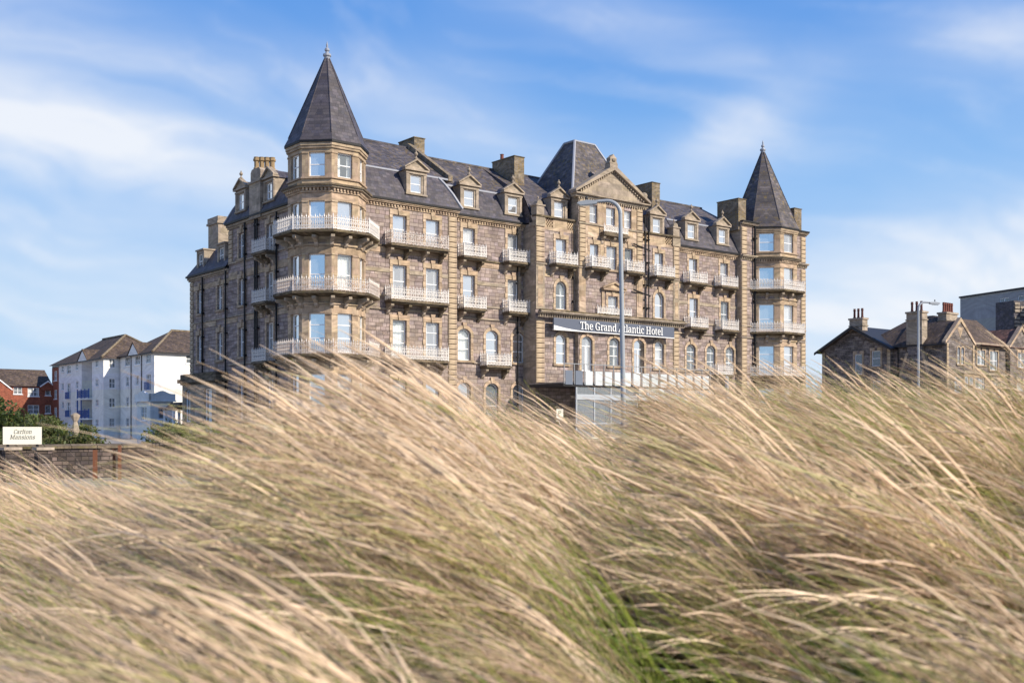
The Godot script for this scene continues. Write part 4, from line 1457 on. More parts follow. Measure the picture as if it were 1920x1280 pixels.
func house_front(o: Node3D, t: Transform3D, x0: float, x1: float, y1: float, mat: String, ops: Array, sill := "", frame := "white_upvc", drapes := 0.3) -> void:
	var s := nb()
	wall(s, x0, x1, -EYE, y1, ops, 0.14, t)
	obj("wall", s, mat, o)
	for q in ops:
		var c := -1
		var r := rng.randf()
		if r < drapes: c = 1
		elif r < drapes * 1.4: c = 3
		window(o, t, q, c, "clear_glass", 0.11, frame)
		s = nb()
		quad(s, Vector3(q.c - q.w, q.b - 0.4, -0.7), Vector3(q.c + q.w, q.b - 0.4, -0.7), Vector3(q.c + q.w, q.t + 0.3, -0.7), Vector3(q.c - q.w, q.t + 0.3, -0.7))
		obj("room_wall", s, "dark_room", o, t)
		if sill:
			s = nb()
			box(s, q.c - q.w / 2.0 - 0.1, q.b - 0.12, 0.0, q.c + q.w / 2.0 + 0.1, q.b, 0.09)
			obj("sill", s, sill, o, t)

func poly_obj(o: Node, called: String, mat: String, faces: Array) -> void:
	var s := nb()
	for f in faces:
		poly(s, f)
	obj(called, s, mat, o, g())

func juliet(o: Node3D, t: Transform3D, c: float, y: float, w: float) -> void:
	var s := nb()
	for yy in [0.08, 1.02]:
		box(s, c - w / 2.0, y + yy, 0.22, c + w / 2.0, y + yy + 0.05, 0.27)
	var n := int(w / 0.14)
	for k in n + 1:
		var x := c - w / 2.0 + w * k / n
		box(s, x - 0.012, y + 0.08, 0.23, x + 0.012, y + 1.04, 0.26)
	for sx in [-1.0, 1.0]:
		box(s, c + sx * w / 2.0 - 0.02, y + 1.0, 0.0, c + sx * w / 2.0 + 0.02, y + 1.05, 0.25)
		box(s, c + sx * w / 2.0 - 0.02, y + 0.08, 0.0, c + sx * w / 2.0 + 0.02, y + 0.13, 0.25)
	obj("window_railing", s, "blue_paint", o, t)

func build_flats() -> void:
	var o := thing("apartment_building", "white four-storey flats with blue balconies and brown hipped roofs", "building", Vector3(-46.4, 0, -141.0), YAW)
	var front := g(face(0.0))
	var side := g(face(90.0))
	# nearer block
	var ops := []
	for row in [[8.38, 9.55], [5.55, 6.9], [2.8, 4.15], [0.0, 1.25]]:
		ops.append(op(4.9, 1.3, row[0], row[1], 0, "casement"))
		ops.append(op(10.5, 1.3, row[0], row[1], 0, "casement"))
	house_front(o, front, 0.0, 15.0, 9.72, "white_render", ops, "white_upvc")
	ops = [op(-2.1, 1.7, 8.36, 9.56, 0, "casement"), op(-2.1, 1.6, 4.8, 6.9, 0, "door"), op(-2.1, 1.6, 2.0, 4.1, 0, "door")]
	for c in [-6.2, -10.1]:
		ops.append(op(c, 1.9, 8.34, 9.55, 0, "casement"))
		for row in [[5.55, 6.88], [2.75, 4.1], [0.0, 1.22]]:
			ops.append(op(c, 1.3, row[0], row[1], 0, "casement"))
	house_front(o, side, -12.9, 0.0, 9.72, "white_render", ops, "white_upvc")
	juliet(o, side, -2.1, 4.8, 1.9)
	juliet(o, side, -2.1, 2.0, 1.9)
	var e := 0.4
	var rf := "brown_tiles"
	poly_obj(o, "roof", rf, [
		[Vector3(-e, 9.7, e), Vector3(15 + e, 9.7, e), Vector3(9, 13.2, -7), Vector3(5, 13.2, -7)],
		[Vector3(-e, 9.7, -14), Vector3(-e, 9.7, e), Vector3(5, 13.2, -7)],
		[Vector3(15 + e, 9.7, e), Vector3(15 + e, 9.7, -14), Vector3(9, 13.2, -7)],
		[Vector3(15 + e, 9.7, -14), Vector3(-e, 9.7, -14), Vector3(5, 13.2, -7), Vector3(9, 13.2, -7)]])
	var s := nb()
	roll(s, Vector3(-e, 9.75, e), Vector3(5, 13.24, -7), 0.16)
	roll(s, Vector3(15 + e, 9.75, e), Vector3(9, 13.24, -7), 0.16)
	roll(s, Vector3(5, 13.24, -7), Vector3(9, 13.24, -7), 0.16)
	roll(s, Vector3(2.8, 13.3, -19), Vector3(2.8, 13.3, -29), 0.16)
	roll(s, Vector3(-2.6, 9.6, -12.9), Vector3(2.8, 13.3, -19), 0.16)
	roll(s, Vector3(8.2, 9.6, -12.9), Vector3(2.8, 13.3, -19), 0.16)
	obj("hip_tiles", s, "lichened_render", o, g())
	s = nb()
	box(s, -e, 9.5, -13.0, -e + 0.12, 9.68, e)
	box(s, -e + 0.12, 9.5, e - 0.12, 15.2, 9.68, e)
	box(s, -2.6, 9.3, -34.0, -2.48, 9.48, -12.9)
	obj("gutter", s, "dark_trim", o, g())
	for x in [-8.4, -4.45]:
		s = nb()
		tube(s, [Vector3(x, -EYE, 0.1), Vector3(x, 9.5, 0.1)], [0.06, 0.06], 6)
		obj("downpipe", s, "dark_trim", o, side)
	# farther block with its recessed balconies
	var at := Vector3(-2.2, 0, -13.27)
	var side2 := g(face(90.0, at))
	ops = []
	for row in [[8.37, 9.35], [5.66, 6.7], [2.86, 3.87], [0.0, 1.06]]:
		ops.append(op(-2.77, 1.25, row[0], row[1], 0, "casement"))
		ops.append(op(-18.75, 1.2, row[0] - 0.1, row[1] - 0.1, 0, "casement"))
		ops.append(op(-11.75, 1.25, row[0] - 0.05, row[1] - 0.05, 0, "casement"))
	ops.append_array([op(-15.75, 1.9, 7.96, 9.2, 0, "casement"), op(-15.75, 1.7, 4.1, 6.5, 0, "door"), op(-15.75, 1.7, 1.4, 3.7, 0, "door")])
	# the wall stands in two stretches, left and right of the recess
	house_front(o, side2, -4.89, 0.0, 9.5, "white_render", ops.filter(func(q): return q.c > -4.0), "white_upvc")
	house_front(o, side2, -20.7, -9.54, 9.5, "white_render", ops.filter(func(q): return q.c < -9.6), "white_upvc")
	juliet(o, side2, -15.75, 4.1, 2.0)
	juliet(o, side2, -15.75, 1.4, 2.0)
	s = nb()
	quad(s, Vector3(-9.54, -EYE, -2.6), Vector3(-4.89, -EYE, -2.6), Vector3(-4.89, 9.5, -2.6), Vector3(-9.54, 9.5, -2.6))
	quad(s, Vector3(-9.54, -EYE, 0), Vector3(-9.54, -EYE, -2.6), Vector3(-9.54, 9.5, -2.6), Vector3(-9.54, 9.5, 0))
	quad(s, Vector3(-4.89, -EYE, -2.6), Vector3(-4.89, -EYE, 0), Vector3(-4.89, 9.5, 0), Vector3(-4.89, 9.5, -2.6))
	obj("recess", s, "white_render", o, side2)
	for y in [4.05, 1.2]:
		s = nb()
		box(s, -10.3, y - 0.2, -2.6, -4.7, y, 0.55)
		var b := obj("balcony", s, "white_render", o, side2)
		s = nb()
		for x in [-10.15, -8.4, -6.7, -4.95]:
			box(s, x - 0.06, y, 0.38, x + 0.06, y + 1.35, 0.5)
		for yy in [0.15, 1.1]:
			box(s, -10.15, y + yy, 0.42, -4.9, y + yy + 0.06, 0.47)
		for k in 36:
			box(s, -10.1 + k * 0.145, y + 0.15, 0.43, -10.08 + k * 0.145, y + 1.12, 0.46)
		obj("railing", s, "blue_paint", b)
		for x in [-10.15, -8.4]:
			s = nb()
			box(s, x - 0.07, y - 2.8, 0.36, x + 0.07, y - 0.2, 0.5)
			obj("post", s, "blue_paint", b)
		s = nb()
		box(s, -8.0, y + 0.02, -2.55, -5.4, y + 2.2, -2.5)
		obj("patio_door", s, "clear_glass", b)
	ops = []
	for row in [[8.2, 9.4], [5.35, 6.7], [2.7, 4.0], [0.0, 1.2]]:
		ops.append(op(1.2, 0.85, row[0], row[1], 0, "casement"))
	house_front(o, g(face(0.0, at)), 0.0, 8.0, 9.5, "white_render", ops, "white_upvc")
	ops = []
	for row in [[7.1, 8.6], [4.3, 5.7], [1.6, 3.0]]:
		ops.append(op(-22.4, 1.5, row[0], row[1], 0, "casement"))
	house_front(o, side2, -24.3, -20.7, 9.1, "red_brick", ops, "white_upvc")
	poly_obj(o, "roof", rf, [
		[Vector3(-2.6, 9.45, -38), Vector3(-2.6, 9.45, -12.9), Vector3(2.8, 13.25, -19), Vector3(2.8, 13.25, -29)],
		[Vector3(-2.6, 9.45, -12.9), Vector3(8.2, 9.45, -12.9), Vector3(2.8, 13.25, -19)],
		[Vector3(8.2, 9.45, -12.9), Vector3(8.2, 9.45, -38), Vector3(2.8, 13.25, -29), Vector3(2.8, 13.25, -19)],
		[Vector3(8.2, 9.45, -38), Vector3(-2.6, 9.45, -38), Vector3(2.8, 13.25, -29)]])
	# gablets
	for q in [[side, -6.75, 9.65, 1.95, 11.2], [side2, -7.9, 9.45, 2.1, 10.95]]:
		s = nb()
		prism(s, PackedVector2Array([Vector2(q[1] - q[3], q[2]), Vector2(q[1] + q[3], q[2]), Vector2(q[1], q[4])]), -2.5, 0.42)
		obj("gablet", s, "white_render", o, q[0])
		s = nb()
		for sx in [-1.0, 1.0]:
			prism(s, PackedVector2Array([Vector2(q[1] + sx * (q[3] + 0.15), q[2]), Vector2(q[1] + sx * (q[3] + 0.15), q[2] + 0.14), Vector2(q[1], q[4] + 0.22), Vector2(q[1], q[4] + 0.05)]), -2.6, 0.5)
		obj("gablet_roof", s, rf, o, q[0])
	s = nb()
	quad(s, Vector3(15, -EYE, 0), Vector3(15, -EYE, -13), Vector3(15, 9.7, -13), Vector3(15, 9.7, 0))
	quad(s, Vector3(15, -EYE, -13), Vector3(0, -EYE, -13), Vector3(0, 9.7, -13), Vector3(15, 9.7, -13))
	quad(s, Vector3(7.9, -EYE, -13.3), Vector3(7.9, -EYE, -37.5), Vector3(7.9, 9.4, -37.5), Vector3(7.9, 9.4, -13.3))
	quad(s, Vector3(7.9, -EYE, -37.5), Vector3(-2.2, -EYE, -37.5), Vector3(-2.2, 9.4, -37.5), Vector3(7.9, 9.4, -37.5))
	obj("wall", s, "white_render", o, g())

func build_brick_building() -> void:
	var o := thing("brick_building", "low red brick building with white windows and a long brown tiled roof", "building", Vector3(-71.5, 0, -169.0), YAW)
	var t := g(face(0.0))
	var ops := [op(-5.0, 1.25, 5.0, 6.05, 0, "casement"), op(-2.75, 1.65, 4.7, 6.0, 0, "casement"), op(-0.62, 0.85, 4.85, 6.0, 0, "fixed"), op(-2.75, 1.65, 2.0, 3.35, 0, "casement"), op(-0.62, 0.85, 2.1, 3.35, 0, "fixed"), op(-10.0, 1.4, 4.8, 6.0, 0, "casement"), op(-14.0, 1.4, 4.8, 6.0, 0, "casement")]
	house_front(o, t, -24.0, 0.0, 6.25, "red_brick", ops, "white_upvc")
	poly_obj(o, "roof", "brown_tiles", [[Vector3(-24.3, 6.2, 0.35), Vector3(0.1, 6.2, 0.35), Vector3(0.1, 9.0, -4.5), Vector3(-24.3, 9.0, -4.5)], [Vector3(0.1, 6.2, -9.5), Vector3(-24.3, 6.2, -9.5), Vector3(-24.3, 9.0, -4.5), Vector3(0.1, 9.0, -4.5)]])
	var s := nb()
	quad(s, Vector3(-24, -EYE, -9), Vector3(-24, -EYE, 0), Vector3(-24, 6.2, 0), Vector3(-24, 6.2, -9))
	quad(s, Vector3(0, -EYE, -9), Vector3(-24, -EYE, -9), Vector3(-24, 6.2, -9), Vector3(0, 6.2, -9))
	poly(s, [Vector3(-24, 6.2, -9), Vector3(-24, 6.2, 0), Vector3(-24, 8.9, -4.5)])
	quad(s, Vector3(0, -EYE, 0), Vector3(0, -EYE, -9), Vector3(0, 6.2, -9), Vector3(0, 6.2, 0))
	obj("wall", s, "red_brick", o, g())
	# gabled dormer over the last window, and the wing that starts at the left
	for q in [[-0.7, 1.0, 6.2, 6.9, 0.3], [-8.0, 1.6, 5.6, 6.9, 1.6]]:
		s = nb()
		prism(s, PackedVector2Array([Vector2(q[0] - q[1], q[2] - 0.6), Vector2(q[0] + q[1], q[2] - 0.6), Vector2(q[0] + q[1], q[2]), Vector2(q[0], q[3]), Vector2(q[0] - q[1], q[2])]), -2.5, q[4])
		if q[4] > 1.0:
			box(s, q[0] - q[1], -EYE, 0.0, q[0] + q[1], q[2] - 0.6, q[4])
		obj("gable", s, "red_brick", o, t)
		s = nb()
		for sx in [-1.0, 1.0]:
			prism(s, PackedVector2Array([Vector2(q[0] + sx * (q[1] + 0.2), q[2] - 0.12), Vector2(q[0] + sx * (q[1] + 0.2), q[2] + 0.08), Vector2(q[0], q[3] + 0.24), Vector2(q[0], q[3] + 0.03)]), q[4] + 0.02, q[4] + 0.16)
		obj("bargeboard", s, "white_upvc", o, t)

func build_kiosk() -> void:
	var o := thing("pavilion", "small white flat-roofed pavilion with a scalloped parapet before the white flats", "pavilion", Vector3(-33.27, 0, -100.0), YAW)
	var front := g(face(0.0))
	var side := g(face(90.0))
	house_front(o, front, 0.0, 2.15, 2.45, "white_render", [op(1.07, 0.75, 0.7, 1.85, 0, "fixed")], "white_upvc")
	house_front(o, side, -3.5, 0.0, 2.45, "white_render", [op(-1.7, 1.4, 0.6, 1.88, 0, "casement")], "white_upvc")
	for q in [[front, 0.0, 2.15, 1.0], [side, -3.5, 0.0, -1.75]]:
		var s := nb()
		var p := PackedVector2Array([Vector2(q[1] - 0.16, 2.42), Vector2(q[2] + 0.16, 2.42)])
		var w: float = q[2] - q[1] + 0.32
		for k in 17:
			var f := 1.0 - k / 16.0
			p.append(Vector2(q[1] - 0.16 + w * f, 2.98 + 0.42 * exp(-pow((f - 0.5) * 4.2, 2.0)) + 0.06 * cos(f * TAU * 1.0)))
		prism(s, p, 0.003, 0.16)
		box(s, q[1] - 0.22, 2.34, 0.005, q[2] + 0.22, 2.44, 0.24)
		obj("parapet", s, "white_render", o, q[0])
	var s := nb()
	quad(s, Vector3(2.15, -EYE, 0), Vector3(2.15, -EYE, -3.5), Vector3(2.15, 2.9, -3.5), Vector3(2.15, 2.9, 0))
	quad(s, Vector3(2.15, -EYE, -3.5), Vector3(0, -EYE, -3.5), Vector3(0, 2.9, -3.5), Vector3(2.15, 2.9, -3.5))
	quad(s, Vector3(0, 2.6, 0), Vector3(2.15, 2.6, 0), Vector3(2.15, 2.6, -3.5), Vector3(0, 2.6, -3.5))
	obj("wall", s, "white_render", o, g())
	# an open porch between it and the hotel
	o = thing("porch", "open timber porch with a dark pitched roof between pavilion and hotel", "porch", Vector3(-29.5, 0, -97.0), YAW)
	s = nb()
	prism(s, PackedVector2Array([Vector2(-0.8, 1.5), Vector2(0.8, 1.5), Vector2(0, 2.2)]), -2.4, 0.1)
	obj("roof", s, "brown_tiles", o, g())
	for x in [-0.65, 0.65]:
		for z in [-0.1, -2.2]:
			s = nb()
			box(s, x - 0.1, -EYE, z - 0.1, x + 0.1, 1.5, z + 0.1)
			obj("post", s, "white_upvc", o, g())

func pots(parent: Node, at: Vector3, n: int, along: Vector3, mat: String, tall := 1.1) -> void:
	var id := "pot %.2f" % tall
	if not cache.has(id):
		var s := nb()
		lathe(s, [[0.17, 0], [0.17, 0.1], [0.13, 0.16], [0.115, tall * 0.72], [0.16, tall * 0.78], [0.12, tall * 0.9], [0.14, tall], [0.09, tall], [0.09, tall * 0.8]], 10)
		s.generate_normals()
		cache[id] = s.commit()
	for k in n:
		inst("chimney_pot", cache[id], mat, parent, Transform3D(Basis(), at + along * (k - (n - 1) / 2.0)))

func stone_chimney(o: Node3D, x0: float, x1: float, z0: float, z1: float, y0: float, y1: float, n: int, along: Vector3, mat: String) -> void:
	var s := nb()
	box(s, x0, y0, z0, x1, y1 - 0.2, z1)
	box(s, x0 - 0.1, y1 - 0.2, z0 - 0.1, x1 + 0.1, y1, z1 + 0.1)
	box(s, x0 - 0.08, y1 - 0.95, z0 - 0.08, x1 + 0.08, y1 - 0.82, z1 + 0.08)
	var c := obj("chimney", s, "weathered_ashlar", o, g())
	pots(c, Vector3((x0 + x1) / 2.0, y1, (z0 + z1) / 2.0), n, along, mat)

func build_stone_house() -> void:
	var o := thing("stone_house", "rubble-stone Victorian villa with gables, bay window and red chimney pots", "house", Vector3(45.94, 0, -115.0), YAW)
	var side := g(face(90.0))
	var tr := "tan_ashlar"
	# main side wall and the gable wing beyond it
	house_front(o, side, -6.25, 0.0, 8.9, "rubble_stone", [])
	var side2 := g(face(90.0, Vector3(-0.5, 0, 0)))
	var ops := [op(-10.3, 0.95, 5.9, 8.2), op(-8.05, 1.1, 6.75, 8.45), op(-8.0, 1.05, 2.9, 5.1)]
	house_front(o, side2, -15.15, -6.25, 8.75, "rubble_stone", ops)
	for q in ops:
		surround(o, side2, q, 0.22, tr, true, false)
	quoins(o, side2, -6.68, -6.27, 2.0, 8.6, tr, 0.45)
	quoins(o, side2, -15.13, -14.75, 2.0, 8.6, tr, 0.45)
	poly_obj(o, "gable", "rubble_stone", [[Vector3(-0.5, 8.75, -15.15), Vector3(-0.5, 8.75, -6.25), Vector3(-0.5, 11.1, -10.7)]])
	poly_obj(o, "wall", "rubble_stone", [[Vector3(-0.5, -EYE, -6.25), Vector3(0, -EYE, -6.25), Vector3(0, 8.8, -6.25), Vector3(-0.5, 8.8, -6.25)], [Vector3(10, -EYE, -15.15), Vector3(-0.5, -EYE, -15.15), Vector3(-0.5, 8.75, -15.15), Vector3(10, 8.75, -15.15)]])
	var e := 0.75
	poly_obj(o, "roof", "brown_tiles", [[Vector3(-0.5 - e, 8.5, -5.75), Vector3(8, 8.5, -5.75), Vector3(8, 11.25, -10.7), Vector3(-0.5 - e, 11.25, -10.7)], [Vector3(8, 8.5, -15.65), Vector3(-0.5 - e, 8.5, -15.65), Vector3(-0.5 - e, 11.25, -10.7), Vector3(8, 11.25, -10.7)]])
	var s := nb()
	for q in [-5.7, -15.7]:
		prism(s, PackedVector2Array([Vector2(q, 8.3), Vector2(q, 8.52), Vector2(-10.7, 11.3), Vector2(-10.7, 11.05)]), e, e + 0.08)
		prism(s, PackedVector2Array([Vector2(q, 8.5), Vector2(q, 8.6), Vector2(-10.7, 11.38), Vector2(-10.7, 11.27)]), -8.0, e + 0.05)
	obj("bargeboard", s, "dark_trim", o, side2)
	# main roof: hipped to the side, ridge running back
	var y := 8.8
	poly_obj(o, "roof", "brown_tiles", [
		[Vector3(-0.4, y, -11), Vector3(-0.4, y, 0.0), Vector3(4.6, 12.4, -4.2), Vector3(4.6, 12.4, -6.5)],
		[Vector3(-0.4, y, 0.0), Vector3(14, y, 0.0), Vector3(14, 12.4, -4.2), Vector3(4.6, 12.4, -4.2)],
		[Vector3(14, y, -11), Vector3(-0.4, y, -11), Vector3(4.6, 12.4, -6.5), Vector3(14, 12.4, -6.5)],
		[Vector3(4.6, 12.4, -6.5), Vector3(4.6, 12.4, -4.2), Vector3(14, 12.4, -4.2), Vector3(14, 12.4, -6.5)]])
	s = nb()
	box(s, -0.45, 8.66, -6.0, -0.3, 8.82, 0.1)
	obj("gutter", s, "dark_trim", o, g())
	# chimney breast with its spreading foot
	s = nb()
	prism(s, PackedVector2Array([Vector2(-5.1, -EYE), Vector2(-1.8, -EYE), Vector2(-1.8, 5.6), Vector2(-2.5, 8.0), Vector2(-2.5, 8.9), Vector2(-4.3, 8.9), Vector2(-4.3, 8.0), Vector2(-5.1, 5.6)]), 0.0, 0.42)
	obj("chimney_breast", s, "rubble_stone", o, side)
	s = nb()
	for q in [[-1.8, -2.5], [-5.1, -4.3]]:
		prism(s, PackedVector2Array([Vector2(q[0] - 0.14, -EYE), Vector2(q[0] + 0.14, -EYE), Vector2(q[0] + 0.14, 5.6), Vector2(q[1] + 0.14, 8.0), Vector2(q[1] - 0.14, 8.0), Vector2(q[0] - 0.14, 5.6)]), 0.0, 0.46)
	obj("dressed_edge", s, tr, o, side)
	stone_chimney(o, -0.5, 0.55, -4.35, -2.5, 8.9, 12.45, 3, Vector3(0.0, 0, 0.55), "dark_terracotta")
	stone_chimney(o, -0.5, 0.5, -11.5, -9.8, 10.6, 12.3, 3, Vector3(0, 0, 0.5), "dark_terracotta")
	stone_chimney(o, 3.9, 6.2, -3.2, -2.2, 10.0, 12.6, 5, Vector3(0.42, 0, 0), "terracotta")
	s = nb()
	tube(s, [Vector3(-5.6, -EYE, 0.1), Vector3(-5.6, 8.7, 0.1)], [0.06, 0.06], 6)
	obj("downpipe", s, "black_iron", o, side)
	# the front: first gable with twin lancets and a stone bay
	var front := g(face(0.0))
	ops = [op(2.45, 0.62, 6.75, 8.55, 0.2), op(3.25, 0.62, 6.75, 8.55, 0.2)]
	house_front(o, front, 0.0, 5.7, 8.95, "rubble_stone", ops)
	for q in ops:
		surround(o, front, q, 0.14, tr, true, false)
	quoins(o, front, 0.02, 0.36, 2.0, 8.9, tr, 0.45)
	quoins(o, front, 5.3, 5.68, 2.0, 8.9, tr, 0.45)
	s = nb()
	prism(s, PackedVector2Array([Vector2(0.0, 8.95), Vector2(5.7, 8.95), Vector2(2.85, 11.3)]), -0.3, 0.0)
	obj("gable", s, "rubble_stone", o, front)
	s = nb()
	for q in [-0.25, 5.95]:
		prism(s, PackedVector2Array([Vector2(q, 8.8), Vector2(q, 9.1), Vector2(2.85, 11.75), Vector2(2.85, 11.3)]), -0.35, 0.1)
	lathe(s, [[0.75, 0], [0.0, 0.12]], 3, Transform3D(Basis(Vector3.RIGHT, PI / 2), Vector3(2.85, 10.3, 0.0)))
	obj("gable_coping", s, tr, o, front)
	poly_obj(o, "roof", "brown_tiles", [[Vector3(-0.25, 8.95, -6), Vector3(-0.25, 8.95, -0.3), Vector3(2.85, 11.45, -0.3), Vector3(2.85, 11.45, -6)], [Vector3(5.95, 8.95, -0.3), Vector3(5.95, 8.95, -6), Vector3(2.85, 11.45, -6), Vector3(2.85, 11.45, -0.3)]])
	bay_window(o, front, 3.1, 3.3, 5.7)
	# recessed middle with two windows, a small roof and bay
	ops = [op(7.9, 1.7, 6.85, 8.45, 0, "casement"), op(10.7, 1.8, 6.35, 8.45, 0, "casement"), op(7.7, 2.1, 3.25, 5.4, 0, "casement"), op(11.2, 2.0, 2.9, 5.2, 0, "casement")]
	var mid := g(face(0.0, Vector3(0, 0, -0.4)))
	house_front(o, mid, 5.7, 13.6, 9.0, "rubble_stone", ops)
	for q in ops:
		surround(o, mid, q, 0.18, tr, true, false)
	s = nb()
	box(s, 5.8, 5.75, 0.0, 13.5, 5.95, 0.25)
	box(s, 6.0, 9.0, -0.5, 13.6, 9.25, 0.4)
	obj("string_course", s, "weathered_ashlar", o, mid)
	for x in [5.95, 13.4]:
		s = nb()
		tube(s, [Vector3(x, -EYE, 0.12), Vector3(x, 9.0, 0.12)], [0.07, 0.07], 6)
		obj("downpipe", s, "black_iron", o, mid)
	# far gable house under red tiles
	var f2 := thing("stone_house", "rubble-stone gabled house under red tiles at the right edge of the picture", "house", Vector3(56.6, 0, -123.5), YAW)
	var t2 := g(face(0.0))
	ops = [op(2.6, 1.7, 6.8, 8.5, 0, "casement"), op(2.6, 2.2, 2.9, 5.2, 0, "casement"), op(8.0, 1.6, 6.8, 8.5, 0, "casement"), op(8.0, 1.6, 3.0, 5.2, 0, "casement")]
	house_front(f2, t2, 0.0, 12.0, 9.0, "rubble_stone", ops)
	for q in ops:
		surround(f2, t2, q, 0.2, tr, true, false)
	s = nb()
	prism(s, PackedVector2Array([Vector2(0.0, 9.0), Vector2(5.2, 9.0), Vector2(2.6, 11.2)]), -0.3, 0.0)
	obj("gable", s, "rubble_stone", f2, t2)
	s = nb()
	for q in [-0.25, 5.45]:
		prism(s, PackedVector2Array([Vector2(q, 8.85), Vector2(q, 9.15), Vector2(2.6, 11.6), Vector2(2.6, 11.2)]), -0.4, 0.1)
	obj("gable_coping", s, tr, f2, t2)
	poly_obj(f2, "roof", "red_tiles", [[Vector3(-6.5, 9.0, 0.2), Vector3(12, 9.0, 0.2), Vector3(12, 11.0, -4.2), Vector3(-6.5, 11.0, -4.2)], [Vector3(-0.25, 9.1, -6), Vector3(-0.25, 9.1, -0.35), Vector3(2.6, 11.3, -0.35), Vector3(2.6, 11.3, -6)], [Vector3(5.45, 9.1, -0.35), Vector3(5.45, 9.1, -6), Vector3(2.6, 11.3, -6), Vector3(2.6, 11.3, -0.35)], [Vector3(12, 9.0, -9), Vector3(-6.5, 9.0, -9), Vector3(-6.5, 11.0, -4.2), Vector3(12, 11.0, -4.2)]])
	poly_obj(f2, "wall", "rubble_stone", [[Vector3(0, -EYE, -9), Vector3(0, -EYE, 0), Vector3(0, 9, 0), Vector3(0, 9, -9)], [Vector3(12, -EYE, 0), Vector3(12, -EYE, -9), Vector3(12, 9, -9), Vector3(12, 9, 0)]])

func bay_window(o: Node3D, t: Transform3D, c: float, y0: float, y1: float) -> void:
	var w := 1.15
	for q in [[-45.0, c - 1.45, 0.42], [0.0, c, 0.85], [45.0, c + 1.45, 0.42]]:
		# the frame's positive turn is towards the side, so the left facet takes +45
		var ft: Transform3D = t * face(-q[0], Vector3(q[1], 0, q[2]))
		var hw: float = 0.62 if q[0] != 0.0 else 1.02
		var ops := []
		if q[0] == 0.0:
			ops = [op(-0.48, 0.72, y0 + 0.3, y1 - 0.35), op(0.48, 0.72, y0 + 0.3, y1 - 0.35)]
		else:
			ops = [op(0.0, 0.72, y0 + 0.3, y1 - 0.35)]
		var s := nb()
		wall(s, -hw, hw, -EYE, y1, ops, 0.14)
		var b := obj("bay_window", s, "tan_ashlar", o, ft)
		for p in ops:
			var m := window_meshes(p.w, p.t - p.b, 0.0, "sash")
			var at := Transform3D(Basis(), Vector3(p.c, p.b, -0.1))
			inst("window_frame", m.frame, "white_upvc", b, at)
			for pn in m.panes:
				inst("pane", pn, "clear_glass", b, at)
			inst("curtain", m.curtains[1], "net_curtain", b, at)
	var s := nb()
	prism(s, PackedVector2Array([Vector2(c - 2.1, 0), Vector2(c - 1.1, 1.0), Vector2(c + 1.1, 1.0), Vector2(c + 2.1, 0)]), -0.3, 0.0, Transform3D(Basis(Vector3.RIGHT, Vector3(0, 0, 1), Vector3.DOWN), Vector3(0, y1 + 0.003, 0)))
	obj("bay_cornice", s, "weathered_ashlar", o, t)

func build_modern_block() -> void:
	var o := thing("modern_block", "grey flat-roofed modern block rising behind the stone houses", "building", Vector3(68.04, 0, -165.0), 21.5)
	var side := g(face(90.0))
	var front := g(face(0.0, Vector3(0, 0, 34.0)))
	house_front(o, side, 0.0, 34.0, 19.5, "grey_cladding", [op(8.5, 1.7, 17.5, 18.6, 0, "casement"), op(12.2, 2.6, 17.2, 18.6, 0, "casement"), op(23.0, 3.8, 16.6, 18.9, 0, "casement")])
	house_front(o, front, 0.0, 18.0, 19.5, "grey_cladding", [])
	var s := nb()
	box(s, -0.15, 19.5, -0.15, 18.15, 19.75, 34.15)
	obj("roof_edge", s, "dark_trim", o, g())
	s = nb()
	quad(s, Vector3(18, -EYE, 0), Vector3(0, -EYE, 0), Vector3(0, 19.5, 0), Vector3(18, 19.5, 0))
	quad(s, Vector3(18, -EYE, 34), Vector3(18, -EYE, 0), Vector3(18, 19.5, 0), Vector3(18, 19.5, 34))
	obj("wall", s, "grey_cladding", o, g())
	# slate-hung stair tower on its side
	s = nb()
	box(s, -5.2, -EYE, 12.0, 0.0, 17.3, 15.2)
	obj("stair_tower", s, "slate", o, g())
	s = nb()
	for k in 16:
		for j in 5:
			if (k * 7 + j * 3) % 4 != 0:
				box(s, -5.1 + j * 1.0, 9.2 + k * 0.5, 15.2, -4.25 + j * 1.0, 9.55 + k * 0.5, 15.34)
	tag(obj("facing_stones", s, "weathered_ashlar", o, g()), "", "", "", "stuff")

# ------------------------------------------------------------------ ground and bank
func structure(o: Node) -> Node:
	o.set_meta("kind", "structure")
	return o

func bank_height(x: float, d: float) -> float:
	# ground above the road at x metres across, d metres ahead of the camera
	var rise := [[-3.0, 0.62], [0.0, 0.68], [1.0, 0.76], [2.0, 0.90], [3.0, 1.02], [4.0, 1.12], [5.0, 1.20], [6.2, 1.25], [7.5, 1.22], [9.0, 0.9], [11.0, 0.62], [13.0, 0.28], [16.0, 0.12], [40.0, 0.02]]
	var flat := [[-3.0, 0.62], [0.0, 0.66], [2.0, 0.74], [4.0, 0.86], [6.0, 0.80], [9.0, 0.52], [14.0, 0.28], [19.0, 0.10], [40.0, 0.02]]
	var a := curve_at(rise, d)
	var b := curve_at(flat, d)
	var w := smoothstep(-0.24, -0.03, x / (maxf(d, 0.0) + 0.6))
	var far := smoothstep(2.2, 5.0, d)
	var along := lerpf(0.86, lerpf(0.87, 1.02, smoothstep(0.14, 0.28, x / (maxf(d, 0.0) + 0.6))), far) + 0.10 * exp(-pow((x - 0.08) / 0.42, 2.0)) * smoothstep(1.4, 3.0, d) - 0.08 * far * exp(-pow((x - 0.85) / 0.5, 2.0))
	return lerpf(b, a * along, w)

